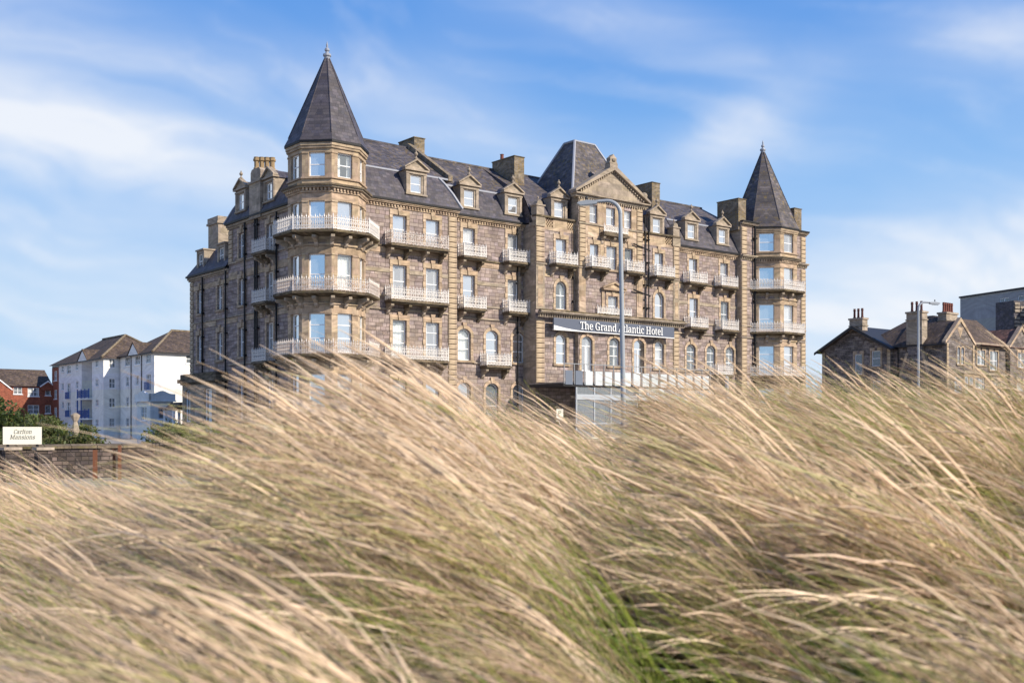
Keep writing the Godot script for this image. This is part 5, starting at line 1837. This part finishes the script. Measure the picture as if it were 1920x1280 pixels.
func curve_at(c: Array, x: float) -> float:
	if x <= c[0][0]:
		return c[0][1]
	for k in c.size() - 1:
		if x < c[k + 1][0]:
			return lerpf(c[k][1], c[k + 1][1], smoothstep(0.0, 1.0, (x - c[k][0]) / (c[k + 1][0] - c[k][0])) * 0.4 + 0.6 * (x - c[k][0]) / (c[k + 1][0] - c[k][0]))
	return c[-1][1]

func build_ground() -> void:
	var s := nb()
	quad(s, Vector3(-900, -0.03, 300), Vector3(900, -0.03, 300), Vector3(900, -0.03, -1200), Vector3(-900, -0.03, -1200))
	structure(obj("ground", s, "paving", self))
	# the road and its far pavement run along the hotel front
	s = nb()
	box(s, -160, -0.2, -4.0, 160, 0.0, 4.5)
	var r := obj("road", s, "asphalt", self, Transform3D(Basis(Vector3.UP, deg_to_rad(YAW)), Vector3(-8.0, 0, -24.0)))
	structure(r)
	s = nb()
	for k in 110:
		box(s, -120.0 + k * 4.0, 0.0, 0.2, -118.0 + k * 4.0, 0.004, 0.32)
	tag(obj("lane_marking", s, "sign_white", r), "", "", "", "stuff")
	s = nb()
	box(s, -160, -0.2, -7.0, 160, 0.12, -4.0)
	structure(obj("pavement", s, "paving", self, Transform3D(Basis(Vector3.UP, deg_to_rad(YAW)), Vector3(-8.0, 0, -24.0))))
	# the grassy bank
	s = SurfaceTool.new()
	s.begin(Mesh.PRIMITIVE_TRIANGLES)
	var n := FastNoiseLite.new()
	n.seed = 2
	n.frequency = 0.5
	var nx := 90
	var nd := 80
	for i in nx:
		for j in nd:
			var c := []
			for q in [[i, j], [i + 1, j], [i + 1, j + 1], [i, j + 1]]:
				var x: float = -22.0 + 44.0 * q[0] / nx
				var d: float = -4.0 + 25.0 * q[1] / nd
				var edge := minf(minf(q[0], nx - q[0]) / 4.0, minf(q[1], nd - q[1]) / 4.0)
				c.append(Vector3(x, lerpf(-0.1, bank_height(x, d) + 0.05 * n.get_noise_2d(x * 3.0, d * 3.0), clampf(edge, 0.0, 1.0)), -d))
			quad(s, c[0], c[1], c[2], c[3])
	s.index()
	s.generate_normals()
	structure(inst("grassy_bank", s.commit(), "earth", self))

# ------------------------------------------------------------------ lamps, signs, walls, cars, plants
func lamp_post(at: Vector3, tall: float, reach: float, turn: float, lean: float, label: String) -> void:
	var o := thing("street_lamp", label, "street lamp", at, turn, "street lamps along the seafront road")
	o.rotation_degrees.z = lean
	var s := nb()
	lathe(s, [[0.13, 0.0], [0.12, 1.3], [0.086, 1.36], [0.064, tall - reach * 0.55]], 14)
	obj("pole", s, "galvanised", o)
	s = nb()
	var path := []
	var rad := []
	var r := reach * 0.55
	for k in 9:
		var a := PI / 2.0 * k / 8.0
		path.append(Vector3(-r + cos(a) * r, tall - r + sin(a) * r, 0))
		rad.append(lerpf(0.07, 0.055, k / 8.0))
	path.append(Vector3(-reach, tall - 0.02, 0))
	rad.append(0.05)
	tube(s, path, rad, 10)
	obj("arm", s, "galvanised", o)
	s = nb()
	prism(s, PackedVector2Array([Vector2(-reach - 0.62, tall - 0.08), Vector2(-reach - 0.5, tall - 0.14), Vector2(-reach + 0.02, tall - 0.1), Vector2(-reach + 0.06, tall), Vector2(-reach - 0.3, tall + 0.02), Vector2(-reach - 0.55, tall - 0.02)]), -0.1, 0.1)
	var head := obj("lamp_head", s, "galvanised", o)
	s = nb()
	box(s, -reach - 0.52, tall - 0.16, -0.09, -reach - 0.1, tall - 0.145, 0.09)
	obj("lens", s, "clear_glass", head)
	s = nb()
	lathe(s, [[0.035, 0], [0.035, 0.09], [0.0, 0.11]], 8)
	obj("sensor", s, "dark_trim", head, Transform3D(Basis(), Vector3(-reach - 0.3, tall + 0.06, 0)))

func board_sign(called: String, label: String, at: Vector3, turn: float, w: float, hh: float, lines: Array, legs: float) -> void:
	var o := thing(called, label, "sign", at, turn)
	var s := nb()
	box(s, -w / 2, legs, -0.03, w / 2, legs + hh, 0.0)
	obj("board", s, "cream_board", o)
	for l in lines:
		fitted(o, l[0], "Droid Serif", "sign_ink", Vector3(l[1], legs + l[2], 0.004), l[3], l[4], 0.006, 0.22)
	for x in [-w * 0.38, w * 0.38]:
		s = nb()
		box(s, x - 0.035, 0, -0.1, x + 0.035, legs + hh * 0.9, -0.033)
		obj("post", s, "dark_trim", o)

func shrub(called: String, label: String, at: Vector3, size: Vector3, leaves: int, mat: String, leaf: float, sd: int, group := "") -> void:
	var r := RandomNumberGenerator.new()
	r.seed = sd
	var o := thing(called, label, "shrub", at, 0.0, group)
	var lobes := []
	for k in 9:
		lobes.append([Vector3(r.randf_range(-0.36, 0.36) * size.x, r.randf_range(0.3, 0.72) * size.y, r.randf_range(-0.34, 0.34) * size.z), r.randf_range(0.22, 0.42)])
	var mats := [mat, "leaf_mid" if mat != "leaf_mid" else "leaf_olive"]
	for part in 2:
		var s := nb()
		for k in leaves / 2:
			var l: Array = lobes[r.randi() % 9]
			var d := Vector3(r.randfn(), r.randfn(), r.randfn()).normalized() * pow(r.randf(), 0.4)
			var c: Vector3 = l[0] + d * size * l[1] * 0.9
			if c.y < 0.05:
				c.y = r.randf() * 0.3
			var a := Vector3(r.randfn(), r.randfn(), r.randfn()).normalized()
			var b := a.cross(Vector3(r.randfn(), r.randfn(), r.randfn()).normalized()).normalized()
			var f := leaf * r.randf_range(0.6, 1.3)
			poly(s, [c - a * f, c + b * f * 0.42, c + a * f, c - b * f * 0.42])
		tag(obj("foliage", s, mats[part], o), "", "", "", "stuff")
	var s := nb()
	for k in 5:
		var l: Vector3 = lobes[k][0]
		tube(s, [Vector3(l.x * 0.2, -0.3, l.z * 0.2), l * 0.5 + Vector3(0, 0.1, 0), l], [0.07, 0.05, 0.02], 5)
	obj("stem", s, "bark", o)

func spiky_plant(label: String, at: Vector3, tall: float, reach: float, sd: int) -> void:
	var r := RandomNumberGenerator.new()
	r.seed = sd
	var o := thing("spiky_plant", label, "plant", at)
	var s := nb()
	tube(s, [Vector3(0, -0.2, 0), Vector3(0.05, tall * 0.5, 0), Vector3(0, tall, 0)], [0.1, 0.08, 0.07], 6)
	obj("trunk", s, "bark", o)
	for k in 46:
		s = nb()
		var az := r.randf() * TAU
		var up := r.randf_range(-0.3, 1.25)
		var len := reach * r.randf_range(0.7, 1.1)
		var d := Vector3(cos(az) * cos(up), sin(up), sin(az) * cos(up))
		var side := d.cross(Vector3.UP).normalized() * 0.035
		var p := Vector3(0, tall, 0)
		var q := p + d * len * 0.55
		var e := q + (d + Vector3(0, -0.55, 0)).normalized() * len * 0.45
		poly(s, [p - side, p + side, q + side, q - side])
		poly(s, [q - side, q + side, e])
		obj("leaf", s, "leaf_pale" if r.randf() < 0.6 else "leaf_mid", o)

func car(label: String, at: Vector3, turn: float, paint: String) -> void:
	var o := thing("parked_car", label, "car", at, turn, "cars parked before the hotel entrance")
	# outline seen from the side, lofted across with tumblehome
	var low := [Vector2(-2.05, 0.32), Vector2(-2.1, 0.6), Vector2(-2.0, 0.84), Vector2(-1.15, 0.94), Vector2(1.5, 0.96), Vector2(2.0, 0.88), Vector2(2.08, 0.55), Vector2(2.0, 0.32)]
	var s := nb()
	var secs := [[-0.86, 0.0], [-0.8, 0.03], [0.8, 0.03], [0.86, 0.0]]
	var p := PackedVector2Array(low)
	prism(s, p, -0.82, 0.82)
	var inner := PackedVector2Array()
	for q in low:
		inner.append(Vector2(q.x * 0.97, 0.34 + (q.y - 0.34) * 0.86))
	prism(s, inner, -0.88, 0.88)
	var roofline := [Vector2(-1.12, 0.95), Vector2(-0.35, 1.40), Vector2(0.2, 1.46), Vector2(0.85, 1.42), Vector2(1.55, 0.97)]
	var rs := [[0.82, 0.0], [0.66, 1.0]]
	# roof skin and pillars
	for k in roofline.size() - 1:
		var a: Vector2 = roofline[k]
		var b: Vector2 = roofline[k + 1]
		if k == 1 or k == 2:
			quad(s, Vector3(b.x, b.y, 0.6), Vector3(b.x, b.y, -0.6), Vector3(a.x, a.y, -0.6), Vector3(a.x, a.y, 0.6))
	for z in [-1.0, 1.0]:
		for k in roofline.size() - 1:
			var a: Vector2 = roofline[k]
			var b: Vector2 = roofline[k + 1]
			tube(s, [Vector3(a.x, a.y, z * lerpf(0.82, 0.6, (a.y - 0.95) / 0.5)), Vector3(b.x, b.y, z * lerpf(0.82, 0.6, (b.y - 0.95) / 0.5))], [0.035, 0.035], 6)
		tube(s, [Vector3(0.15, 0.95, z * 0.82), Vector3(0.15, 1.45, z * 0.6)], [0.04, 0.04], 6)
	obj("body", s, paint, o)
	s = nb()
	quad(s, Vector3(-0.35, 1.40, 0.6), Vector3(-0.35, 1.40, -0.6), Vector3(-1.12, 0.95, -0.8), Vector3(-1.12, 0.95, 0.8))
	quad(s, Vector3(0.85, 1.42, -0.6), Vector3(0.85, 1.42, 0.6), Vector3(1.55, 0.97, 0.8), Vector3(1.55, 0.97, -0.8))
	obj("windscreen", s, "clear_glass", o)
	for z in [-1.0, 1.0]:
		s = nb()
		poly(s, [Vector3(-1.1, 0.955, z * 0.815), Vector3(1.5, 0.965, z * 0.815), Vector3(0.85, 1.41, z * 0.6), Vector3(-0.35, 1.39, z * 0.6)])
		obj("side_window", s, "clear_glass", o)
		for x in [-1.3, 1.3]:
			s = nb()
			lathe(s, [[0.0, -0.1], [0.2, -0.1], [0.31, -0.08], [0.32, 0.08], [0.2, 0.1], [0.0, 0.08]], 18, Transform3D(Basis(Vector3.RIGHT, PI / 2), Vector3(x, 0.32, z * 0.8)))
			var w := obj("wheel", s, "rubber", o)
			s = nb()
			lathe(s, [[0.0, -0.115], [0.19, -0.105], [0.2, 0.105], [0.0, 0.115]], 12, Transform3D(Basis(Vector3.RIGHT, PI / 2), Vector3(x, 0.32, z * 0.8)))
			obj("rim", s, "steel", w)
		s = nb()
		box(s, -2.09, 0.62, z * 0.62 - 0.16, -1.95, 0.76, z * 0.62 + 0.16)
		obj("headlight", s, "clear_glass", o)
	s = nb()
	box(s, -0.9, 0.98, -1.02, -0.72, 1.1, -0.86)
	box(s, -0.9, 0.98, 0.86, -0.72, 1.1, 1.02)
	obj("mirror", s, paint, o)

func build_street_things() -> void:
	lamp_post(Vector3(3.62, 0, -35.0), 8.88, 0.78, 0.0, 0.9, "tall grey street lamp with curved arm standing before the hotel's name board")
	lamp_post(Vector3(24.3, 0, -65.0), 9.05, 0.75, 188.0, 0.0, "slender grey street lamp in front of the stone villa")
	var o := thing("post", "plain grey post standing low in the grass right of the porch", "post", Vector3(6.72, 0, -34.0))
	var s := nb()
	lathe(s, [[0.06, 0.0], [0.06, 3.15], [0.0, 3.2]], 10)
	obj("shaft", s, "galvanised", o)
	# boards at the roadside
	board_sign("name_sign", "cream board reading Carlton Mansions at the left edge, above the stone wall", Vector3(-14.55, 0.0, -32.3), 18.0, 1.06, 0.52, [["Carlton", 0.02, 0.38, 0.49, 0.13], ["Mansions", 0.01, 0.22, 0.68, 0.13]], 1.08)
	board_sign("name_sign", "cream board reading Eddington Court in the grass before the corner tower", Vector3(-10.05, 0.0, -45.0), 20.0, 1.2, 0.52, [["Eddington", -0.18, 0.36, 0.66, 0.13], ["Court", 0.18, 0.17, 0.34, 0.12]], 1.14)
	o = thing("notice", "small white notice with green lettering half hidden by the grass", "notice", Vector3(2.55, 0.0, -58.0), 20.0)
	s = nb()
	box(s, -0.2, 1.9, -0.02, 0.2, 2.55, 0.0)
	obj("board", s, "cream_board", o)
	s = nb()
	box(s, -0.03, 0, -0.06, 0.03, 2.4, -0.023)
	obj("post", s, "steel", o)
	fitted(o, "P", "Droid Sans", "leaf_mid", Vector3(0, 2.35, 0.003), 0.14, 0.2, 0.004)
	# boundary wall on the far side of the road
	o = thing("stone_wall", "low dark rubble garden wall along the far pavement", "wall", Vector3(-15.5, 0, -33.0), YAW)
	s = nb()
	box(s, -6.0, 0, -0.2, 7.6, 0.92, 0.15)
	obj("wall", s, "dark_rubble", o)
	for k in 17:
		s = nb()
		var x := -6.0 + k * 0.8
		prism(s, PackedVector2Array([Vector2(-0.27, 0.92), Vector2(0.22, 0.92), Vector2(0.2, 1.0), Vector2(0.0, 1.06), Vector2(-0.25, 1.0)]), x + 0.01, x + 0.79, Transform3D(Basis(Vector3(0, 0, 1), Vector3.UP, Vector3(-1, 0, 0)), Vector3(2 * x + 0.8, 0, 0)))
		obj("coping_stone", s, "dark_weathered_stone", o)
	var pier_labels := ["pinkish brick gate pier below the left end of the cream board", "pinkish brick gate pier below the right end of the cream board"]
	for k in 2:
		o = thing("gate_pier", pier_labels[k], "gate pier", Vector3(-14.75 + 0.95 * k, 0, -32.0), YAW)
		s = nb()
		box(s, -0.2, 0, -0.2, 0.2, 0.92, 0.2)
		obj("shaft", s, "dark_rubble", o)
		s = nb()
		box(s, -0.25, 0.92, -0.25, 0.25, 1.0, 0.25)
		obj("cap", s, "weathered_ashlar", o)
	var xs := [-12.35, -11.75, -11.55]
	var lab := ["rusty brown post by the dark wall, widest and leftmost of three", "rusty brown post in the middle of three by the wall", "short rusty brown post with an amber reflector by the wall"]
	for k in 3:
		o = thing("timber_post", lab[k], "post", Vector3(xs[k], 0, -32.2 + 0.1 * k), 20.0)
		s = nb()
		var w := [0.065, 0.045, 0.05][k] as float
		box(s, -w, 0, -w, w, [0.92, 0.95, 1.06][k], w)
		obj("shaft", s, "rusty_wood", o)
		if k == 2:
			s = nb()
			box(s, -0.03, 0.8, w, 0.03, 0.88, w + 0.02)
			obj("reflector", s, "terracotta", o)
	o = thing("garden_fence", "thin iron garden railing beside the dark hedge", "fence", Vector3(-10.6, 0, -36.5), YAW)
	for yy in [0.25, 1.05]:
		s = nb()
		box(s, -1.5, yy, -0.015, 2.2, yy + 0.035, 0.015)
		obj("rail", s, "black_iron", o)
	var bar := nb()
	box(bar, -0.012, 0, -0.012, 0.012, 1.15, 0.012)
	bar.generate_normals()
	var bm := bar.commit()
	for k in 31:
		inst("bar", bm, "black_iron", o, Transform3D(Basis(), Vector3(-1.5 + k * 0.123, 0.0, 0)))
	o = thing("forecourt_wall", "pale low wall with a white coping before the hotel", "wall", Vector3(-11.0, 0, -52.0), YAW)
	s = nb()
	box(s, -0.6, 0, -0.15, 46.0, 0.9, 0.15)
	obj("wall", s, "weathered_ashlar", o)
	s = nb()
	box(s, -0.65, 0.9, -0.2, 46.0, 1.0, 0.2)
	obj("coping", s, "cream_board", o)
	# planting
	shrub("hedge", "dense dark green hedge between the white pavilion and the hotel", Vector3(-12.7, 0.0, -42.0), Vector3(3.4, 1.95, 2.2), 5200, "leaf_dark", 0.085, 31)
	shrub("bush", "broad dark olive bush at the left edge before the brick building", Vector3(-30.5, 0.0, -64.0), Vector3(5.6, 3.5, 3.5), 5200, "leaf_dark", 0.14, 32)
	shrub("bush", "lower dark bush beside the brick corner, right of the broad one", Vector3(-26.9, 0.0, -62.0), Vector3(3.2, 2.6, 2.4), 3600, "leaf_olive", 0.12, 33)
	shrub("bush", "scrubby low bush behind the cream board at the left", Vector3(-19.5, 0.0, -42.0), Vector3(5.5, 1.6, 2.0), 3600, "leaf_olive", 0.09, 34)
	shrub("bush", "small pale bush along the top of the dark wall", Vector3(-15.9, 0.0, -39.0), Vector3(3.6, 1.5, 1.4), 3000, "leaf_mid", 0.08, 35)
	shrub("bush", "small dark bush at the foot of the white flats", Vector3(-26.3, 0.0, -66.0), Vector3(2.4, 1.9, 1.6), 2000, "leaf_dark", 0.11, 36)
	spiky_plant("spiky palm-like plant above the right end of the cream board", Vector3(-20.6, 0, -47.0), 1.6, 0.95, 41)
	spiky_plant("smaller spiky plant at the foot of the dark wall's bushes", Vector3(-16.7, 0, -40.5), 1.25, 0.7, 42)
	o = thing("carved_stone", "pale weathered stone figure standing against the white flats", "sculpture", Vector3(-22.5, 0, -56.0))
	s = nb()
	var prof := [[0.16, 0.0], [0.2, 0.35], [0.13, 0.62], [0.19, 0.9], [0.12, 1.15], [0.2, 1.45], [0.14, 1.72], [0.1, 1.86], [0.2, 2.06], [0.24, 2.2], [0.1, 2.3], [0.0, 2.32]]
	lathe(s, prof, 7)
	obj("figure", s, "weathered_ashlar", o)
	car("silver car parked before the glazed porch, only its roof above the grass", Vector3(14.1, 0.0, -86.0), -20.0, "silver_car_paint")
	car("white car parked left of the silver one, before the reception doorway", Vector3(9.6, 0.0, -83.5), -24.0, "white_car_paint")

# ------------------------------------------------------------------ grass
# One tuft: many thin stalks that rise, bow over to the left with the wind and droop at their tips.
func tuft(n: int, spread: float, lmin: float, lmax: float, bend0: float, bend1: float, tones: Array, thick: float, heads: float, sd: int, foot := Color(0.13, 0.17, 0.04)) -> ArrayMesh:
	var r := RandomNumberGenerator.new()
	r.seed = sd
	var v := PackedVector3Array()
	var nn := PackedVector3Array()
	var col := PackedColorArray()
	var ix := PackedInt32Array()
	var seg := 8
	for b in n:
		var a := r.randf() * TAU
		var q := sqrt(r.randf()) * spread
		var p := Vector3(cos(a) * q, -0.04, sin(a) * q)
		var len := r.randf_range(lmin, lmax)
		var az := r.randfn() * 0.33
		var t0 := deg_to_rad(bend0 + r.randfn() * 11.0)
		var t1 := deg_to_rad(bend1 + r.randfn() * 13.0)
		var tone: Color = tones[r.randi() % tones.size()]
		var f := r.randf_range(0.78, 1.2)
		tone = Color(tone.r * f, tone.g * f, tone.b * f * r.randf_range(0.92, 1.06))
		var w := thick * r.randf_range(0.6, 1.3)
		var head := r.randf() < heads
		var first := v.size()
		for k in seg + 1:
			var u := float(k) / seg
			var th := lerpf(t0, t1, pow(u, 0.85)) + 0.06 * sin(u * 7.0 + b)
			var d := Vector3(-sin(th) * cos(az), cos(th), sin(th) * sin(az))
			var side := Vector3(sin(az), 0, cos(az)).cross(d).normalized()
			var other := d.cross(side)
			var rad := w * (1.0 - 0.75 * u)
			if head and u > 0.72:
				rad = w * (2.3 if u < 0.95 else 0.8)
			for j in 3:
				var g3 := TAU * j / 3.0 + b
				var o := side * cos(g3) + other * sin(g3)
				v.append(p + o * rad)
				nn.append(o)
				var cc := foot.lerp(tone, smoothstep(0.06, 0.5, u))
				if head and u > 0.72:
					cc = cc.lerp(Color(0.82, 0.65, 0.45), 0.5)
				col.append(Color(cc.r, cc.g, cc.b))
			if k < seg:
				for j in 3:
					var i := (j + 1) % 3
					var c0 := first + k * 3
					ix.append_array([c0 + j, c0 + 3 + j, c0 + i, c0 + i, c0 + 3 + j, c0 + 3 + i])
			p += d * len / seg
	var arr := []
	arr.resize(Mesh.ARRAY_MAX)
	arr[Mesh.ARRAY_VERTEX] = v
	arr[Mesh.ARRAY_NORMAL] = nn
	arr[Mesh.ARRAY_COLOR] = col
	arr[Mesh.ARRAY_INDEX] = ix
	var m := ArrayMesh.new()
	m.add_surface_from_arrays(Mesh.PRIMITIVE_TRIANGLES, arr)
	return m

func scatter(called: String, label: String, mesh: Mesh, spots: Array) -> void:
	var mm := MultiMesh.new()
	mm.transform_format = MultiMesh.TRANSFORM_3D
	mm.use_colors = true
	mm.mesh = mesh
	mm.instance_count = spots.size()
	for k in spots.size():
		mm.set_instance_transform(k, spots[k][0])
		mm.set_instance_color(k, spots[k][1])
	var o := MultiMeshInstance3D.new()
	o.name = called
	o.multimesh = mm
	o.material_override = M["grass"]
	add_child(o, true)
	tag(o, label, "grass", "", "stuff")

func build_grass() -> void:
	var r := RandomNumberGenerator.new()
	r.seed = 77
	var n := FastNoiseLite.new()
	n.seed = 12
	n.frequency = 0.55
	n.fractal_octaves = 3
	var straw := [Color(0.74, 0.53, 0.35), Color(0.84, 0.64, 0.45), Color(0.63, 0.44, 0.29), Color(0.88, 0.71, 0.52), Color(0.76, 0.54, 0.40), Color(0.48, 0.32, 0.21), Color(0.84, 0.66, 0.45), Color(0.58, 0.56, 0.17), Color(0.42, 0.46, 0.10)]
	var dead := [Color(0.26, 0.19, 0.11), Color(0.34, 0.25, 0.15), Color(0.22, 0.18, 0.09), Color(0.18, 0.22, 0.05)]
	var pale := [Color(0.84, 0.67, 0.50), Color(0.80, 0.62, 0.46), Color(0.76, 0.59, 0.43), Color(0.66, 0.62, 0.28)]
	var green := [Color(0.21, 0.30, 0.045), Color(0.30, 0.38, 0.06), Color(0.42, 0.47, 0.09), Color(0.14, 0.21, 0.045), Color(0.34, 0.42, 0.08)]
	var kinds := [
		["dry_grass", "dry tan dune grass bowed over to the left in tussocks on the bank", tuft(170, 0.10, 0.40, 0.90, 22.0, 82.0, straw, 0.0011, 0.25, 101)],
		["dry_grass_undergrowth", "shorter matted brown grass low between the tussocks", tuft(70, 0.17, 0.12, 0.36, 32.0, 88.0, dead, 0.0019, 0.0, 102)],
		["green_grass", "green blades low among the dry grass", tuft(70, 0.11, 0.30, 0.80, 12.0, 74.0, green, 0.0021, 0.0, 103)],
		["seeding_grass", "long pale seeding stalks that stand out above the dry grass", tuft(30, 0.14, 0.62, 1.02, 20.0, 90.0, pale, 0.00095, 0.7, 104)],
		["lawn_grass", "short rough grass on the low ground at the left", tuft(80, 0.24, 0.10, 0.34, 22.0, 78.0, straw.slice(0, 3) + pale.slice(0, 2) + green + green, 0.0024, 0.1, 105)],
	]
	var spots := [[], [], [], [], []]
	# the bank: tussocks about half a metre apart, with green and dead growth in the hollows between
	var d := 0.95
	while d < 11.0:
		var half := d * 0.54 + 1.1
		var x := -half
		while x < half + 0.9:
			var px := x + r.randf_range(-0.24, 0.24)
			var pd := d + r.randf_range(-0.22, 0.22)
			x += 0.62
			if r.randf() < 0.03:
				continue
			var bank := smoothstep(-0.24, -0.03, px / (pd + 0.6))
			if bank < 0.15 and pd > 2.6 and r.randf() < 0.75:
				continue
			var big := r.randf_range(0.74, 1.22) * lerpf(0.62, 1.0, bank)
			var tone := 1.0 + 0.25 * n.get_noise_2d(px * 0.9, pd * 0.9 - 30.0)
			var wet := n.get_noise_2d(px * 1.9 + 40.0, pd * 1.9)
			for k in 7:
				var a := r.randf() * TAU
				var q := sqrt(r.randf()) * 0.13
				put_tuft(spots[0], px + cos(a) * q, pd + sin(a) * q, big * r.randf_range(0.75, 1.12), r, tone)
			var sprouts := 6 if wet > 0.1 else 5 if wet > -0.12 else 4
			for k in sprouts:
				var a := r.randf() * TAU
				var q := r.randf_range(0.08, 0.32)
				put_tuft(spots[2], px + cos(a) * q, pd + sin(a) * q, r.randf_range(0.65, 1.15) * lerpf(0.7, 1.0, bank), r, 1.0)
			for k in 6:
				put_tuft(spots[1], px + r.randf_range(-0.3, 0.3), pd + r.randf_range(-0.27, 0.27), r.randf_range(0.7, 1.2), r, 1.0)
			if r.randf() < 0.55 * bank and pd > 1.9:
				put_tuft(spots[3], px, pd, r.randf_range(0.75, 1.05), r, 1.0)
		d += 0.54
	# the long wisps that arch in front of the corner tower
	for k in 130:
		var wd := r.randf_range(2.5, 4.2)
		put_tuft(spots[3 if k % 3 else 0], r.randf_range(-0.075, 0.10) * wd, wd, r.randf_range(1.0, 1.36), r, 1.0)
	# taller tufts scattered over the low ground, before the wall
	for k in 230:
		var wd := r.randf_range(2.4, 6.0)
		put_tuft(spots[[3, 0, 2, 0][k % 4]], r.randf_range(-0.56, -0.12) * wd, wd, r.randf_range(0.7, 1.12), r, 1.0)
	# low ground towards the road on the left
	d = 3.0
	while d < 19.5:
		var step := lerpf(0.17, 0.30, clampf(d / 18.0, 0.0, 1.0))
		var x := -d * 0.53 - 1.0
		while x < -d * 0.12:
			var px := x + r.randf_range(-0.5, 0.5) * step
			var pd := d + r.randf_range(-0.5, 0.5) * step
			x += step
			var patch := n.get_noise_2d(px * 0.5 + 9.0, pd * 0.5)
			put_tuft(spots[4], px, pd, r.randf_range(0.8, 1.3) * (1.0 + 0.4 * patch), r, 1.0)
			if r.randf() < 0.10 + 0.3 * maxf(0.0, patch):
				put_tuft(spots[0], px, pd, r.randf_range(0.45, 0.85), r, 1.05)
			if r.randf() < 0.03:
				put_tuft(spots[3], px, pd, r.randf_range(0.6, 0.9), r, 1.0)
		d += step
	for k in kinds.size():
		scatter(kinds[k][0], kinds[k][1], kinds[k][2], spots[k])

func put_tuft(list: Array, x: float, d: float, sc: float, r: RandomNumberGenerator, tone: float) -> void:
	var b := Basis(Vector3.UP, r.randfn() * 0.28).scaled(Vector3(sc, sc * r.randf_range(0.85, 1.12), sc))
	var f := tone * r.randf_range(0.88, 1.12)
	list.append([Transform3D(b, Vector3(x, bank_height(x, d), -d)), Color(f, f, f)])
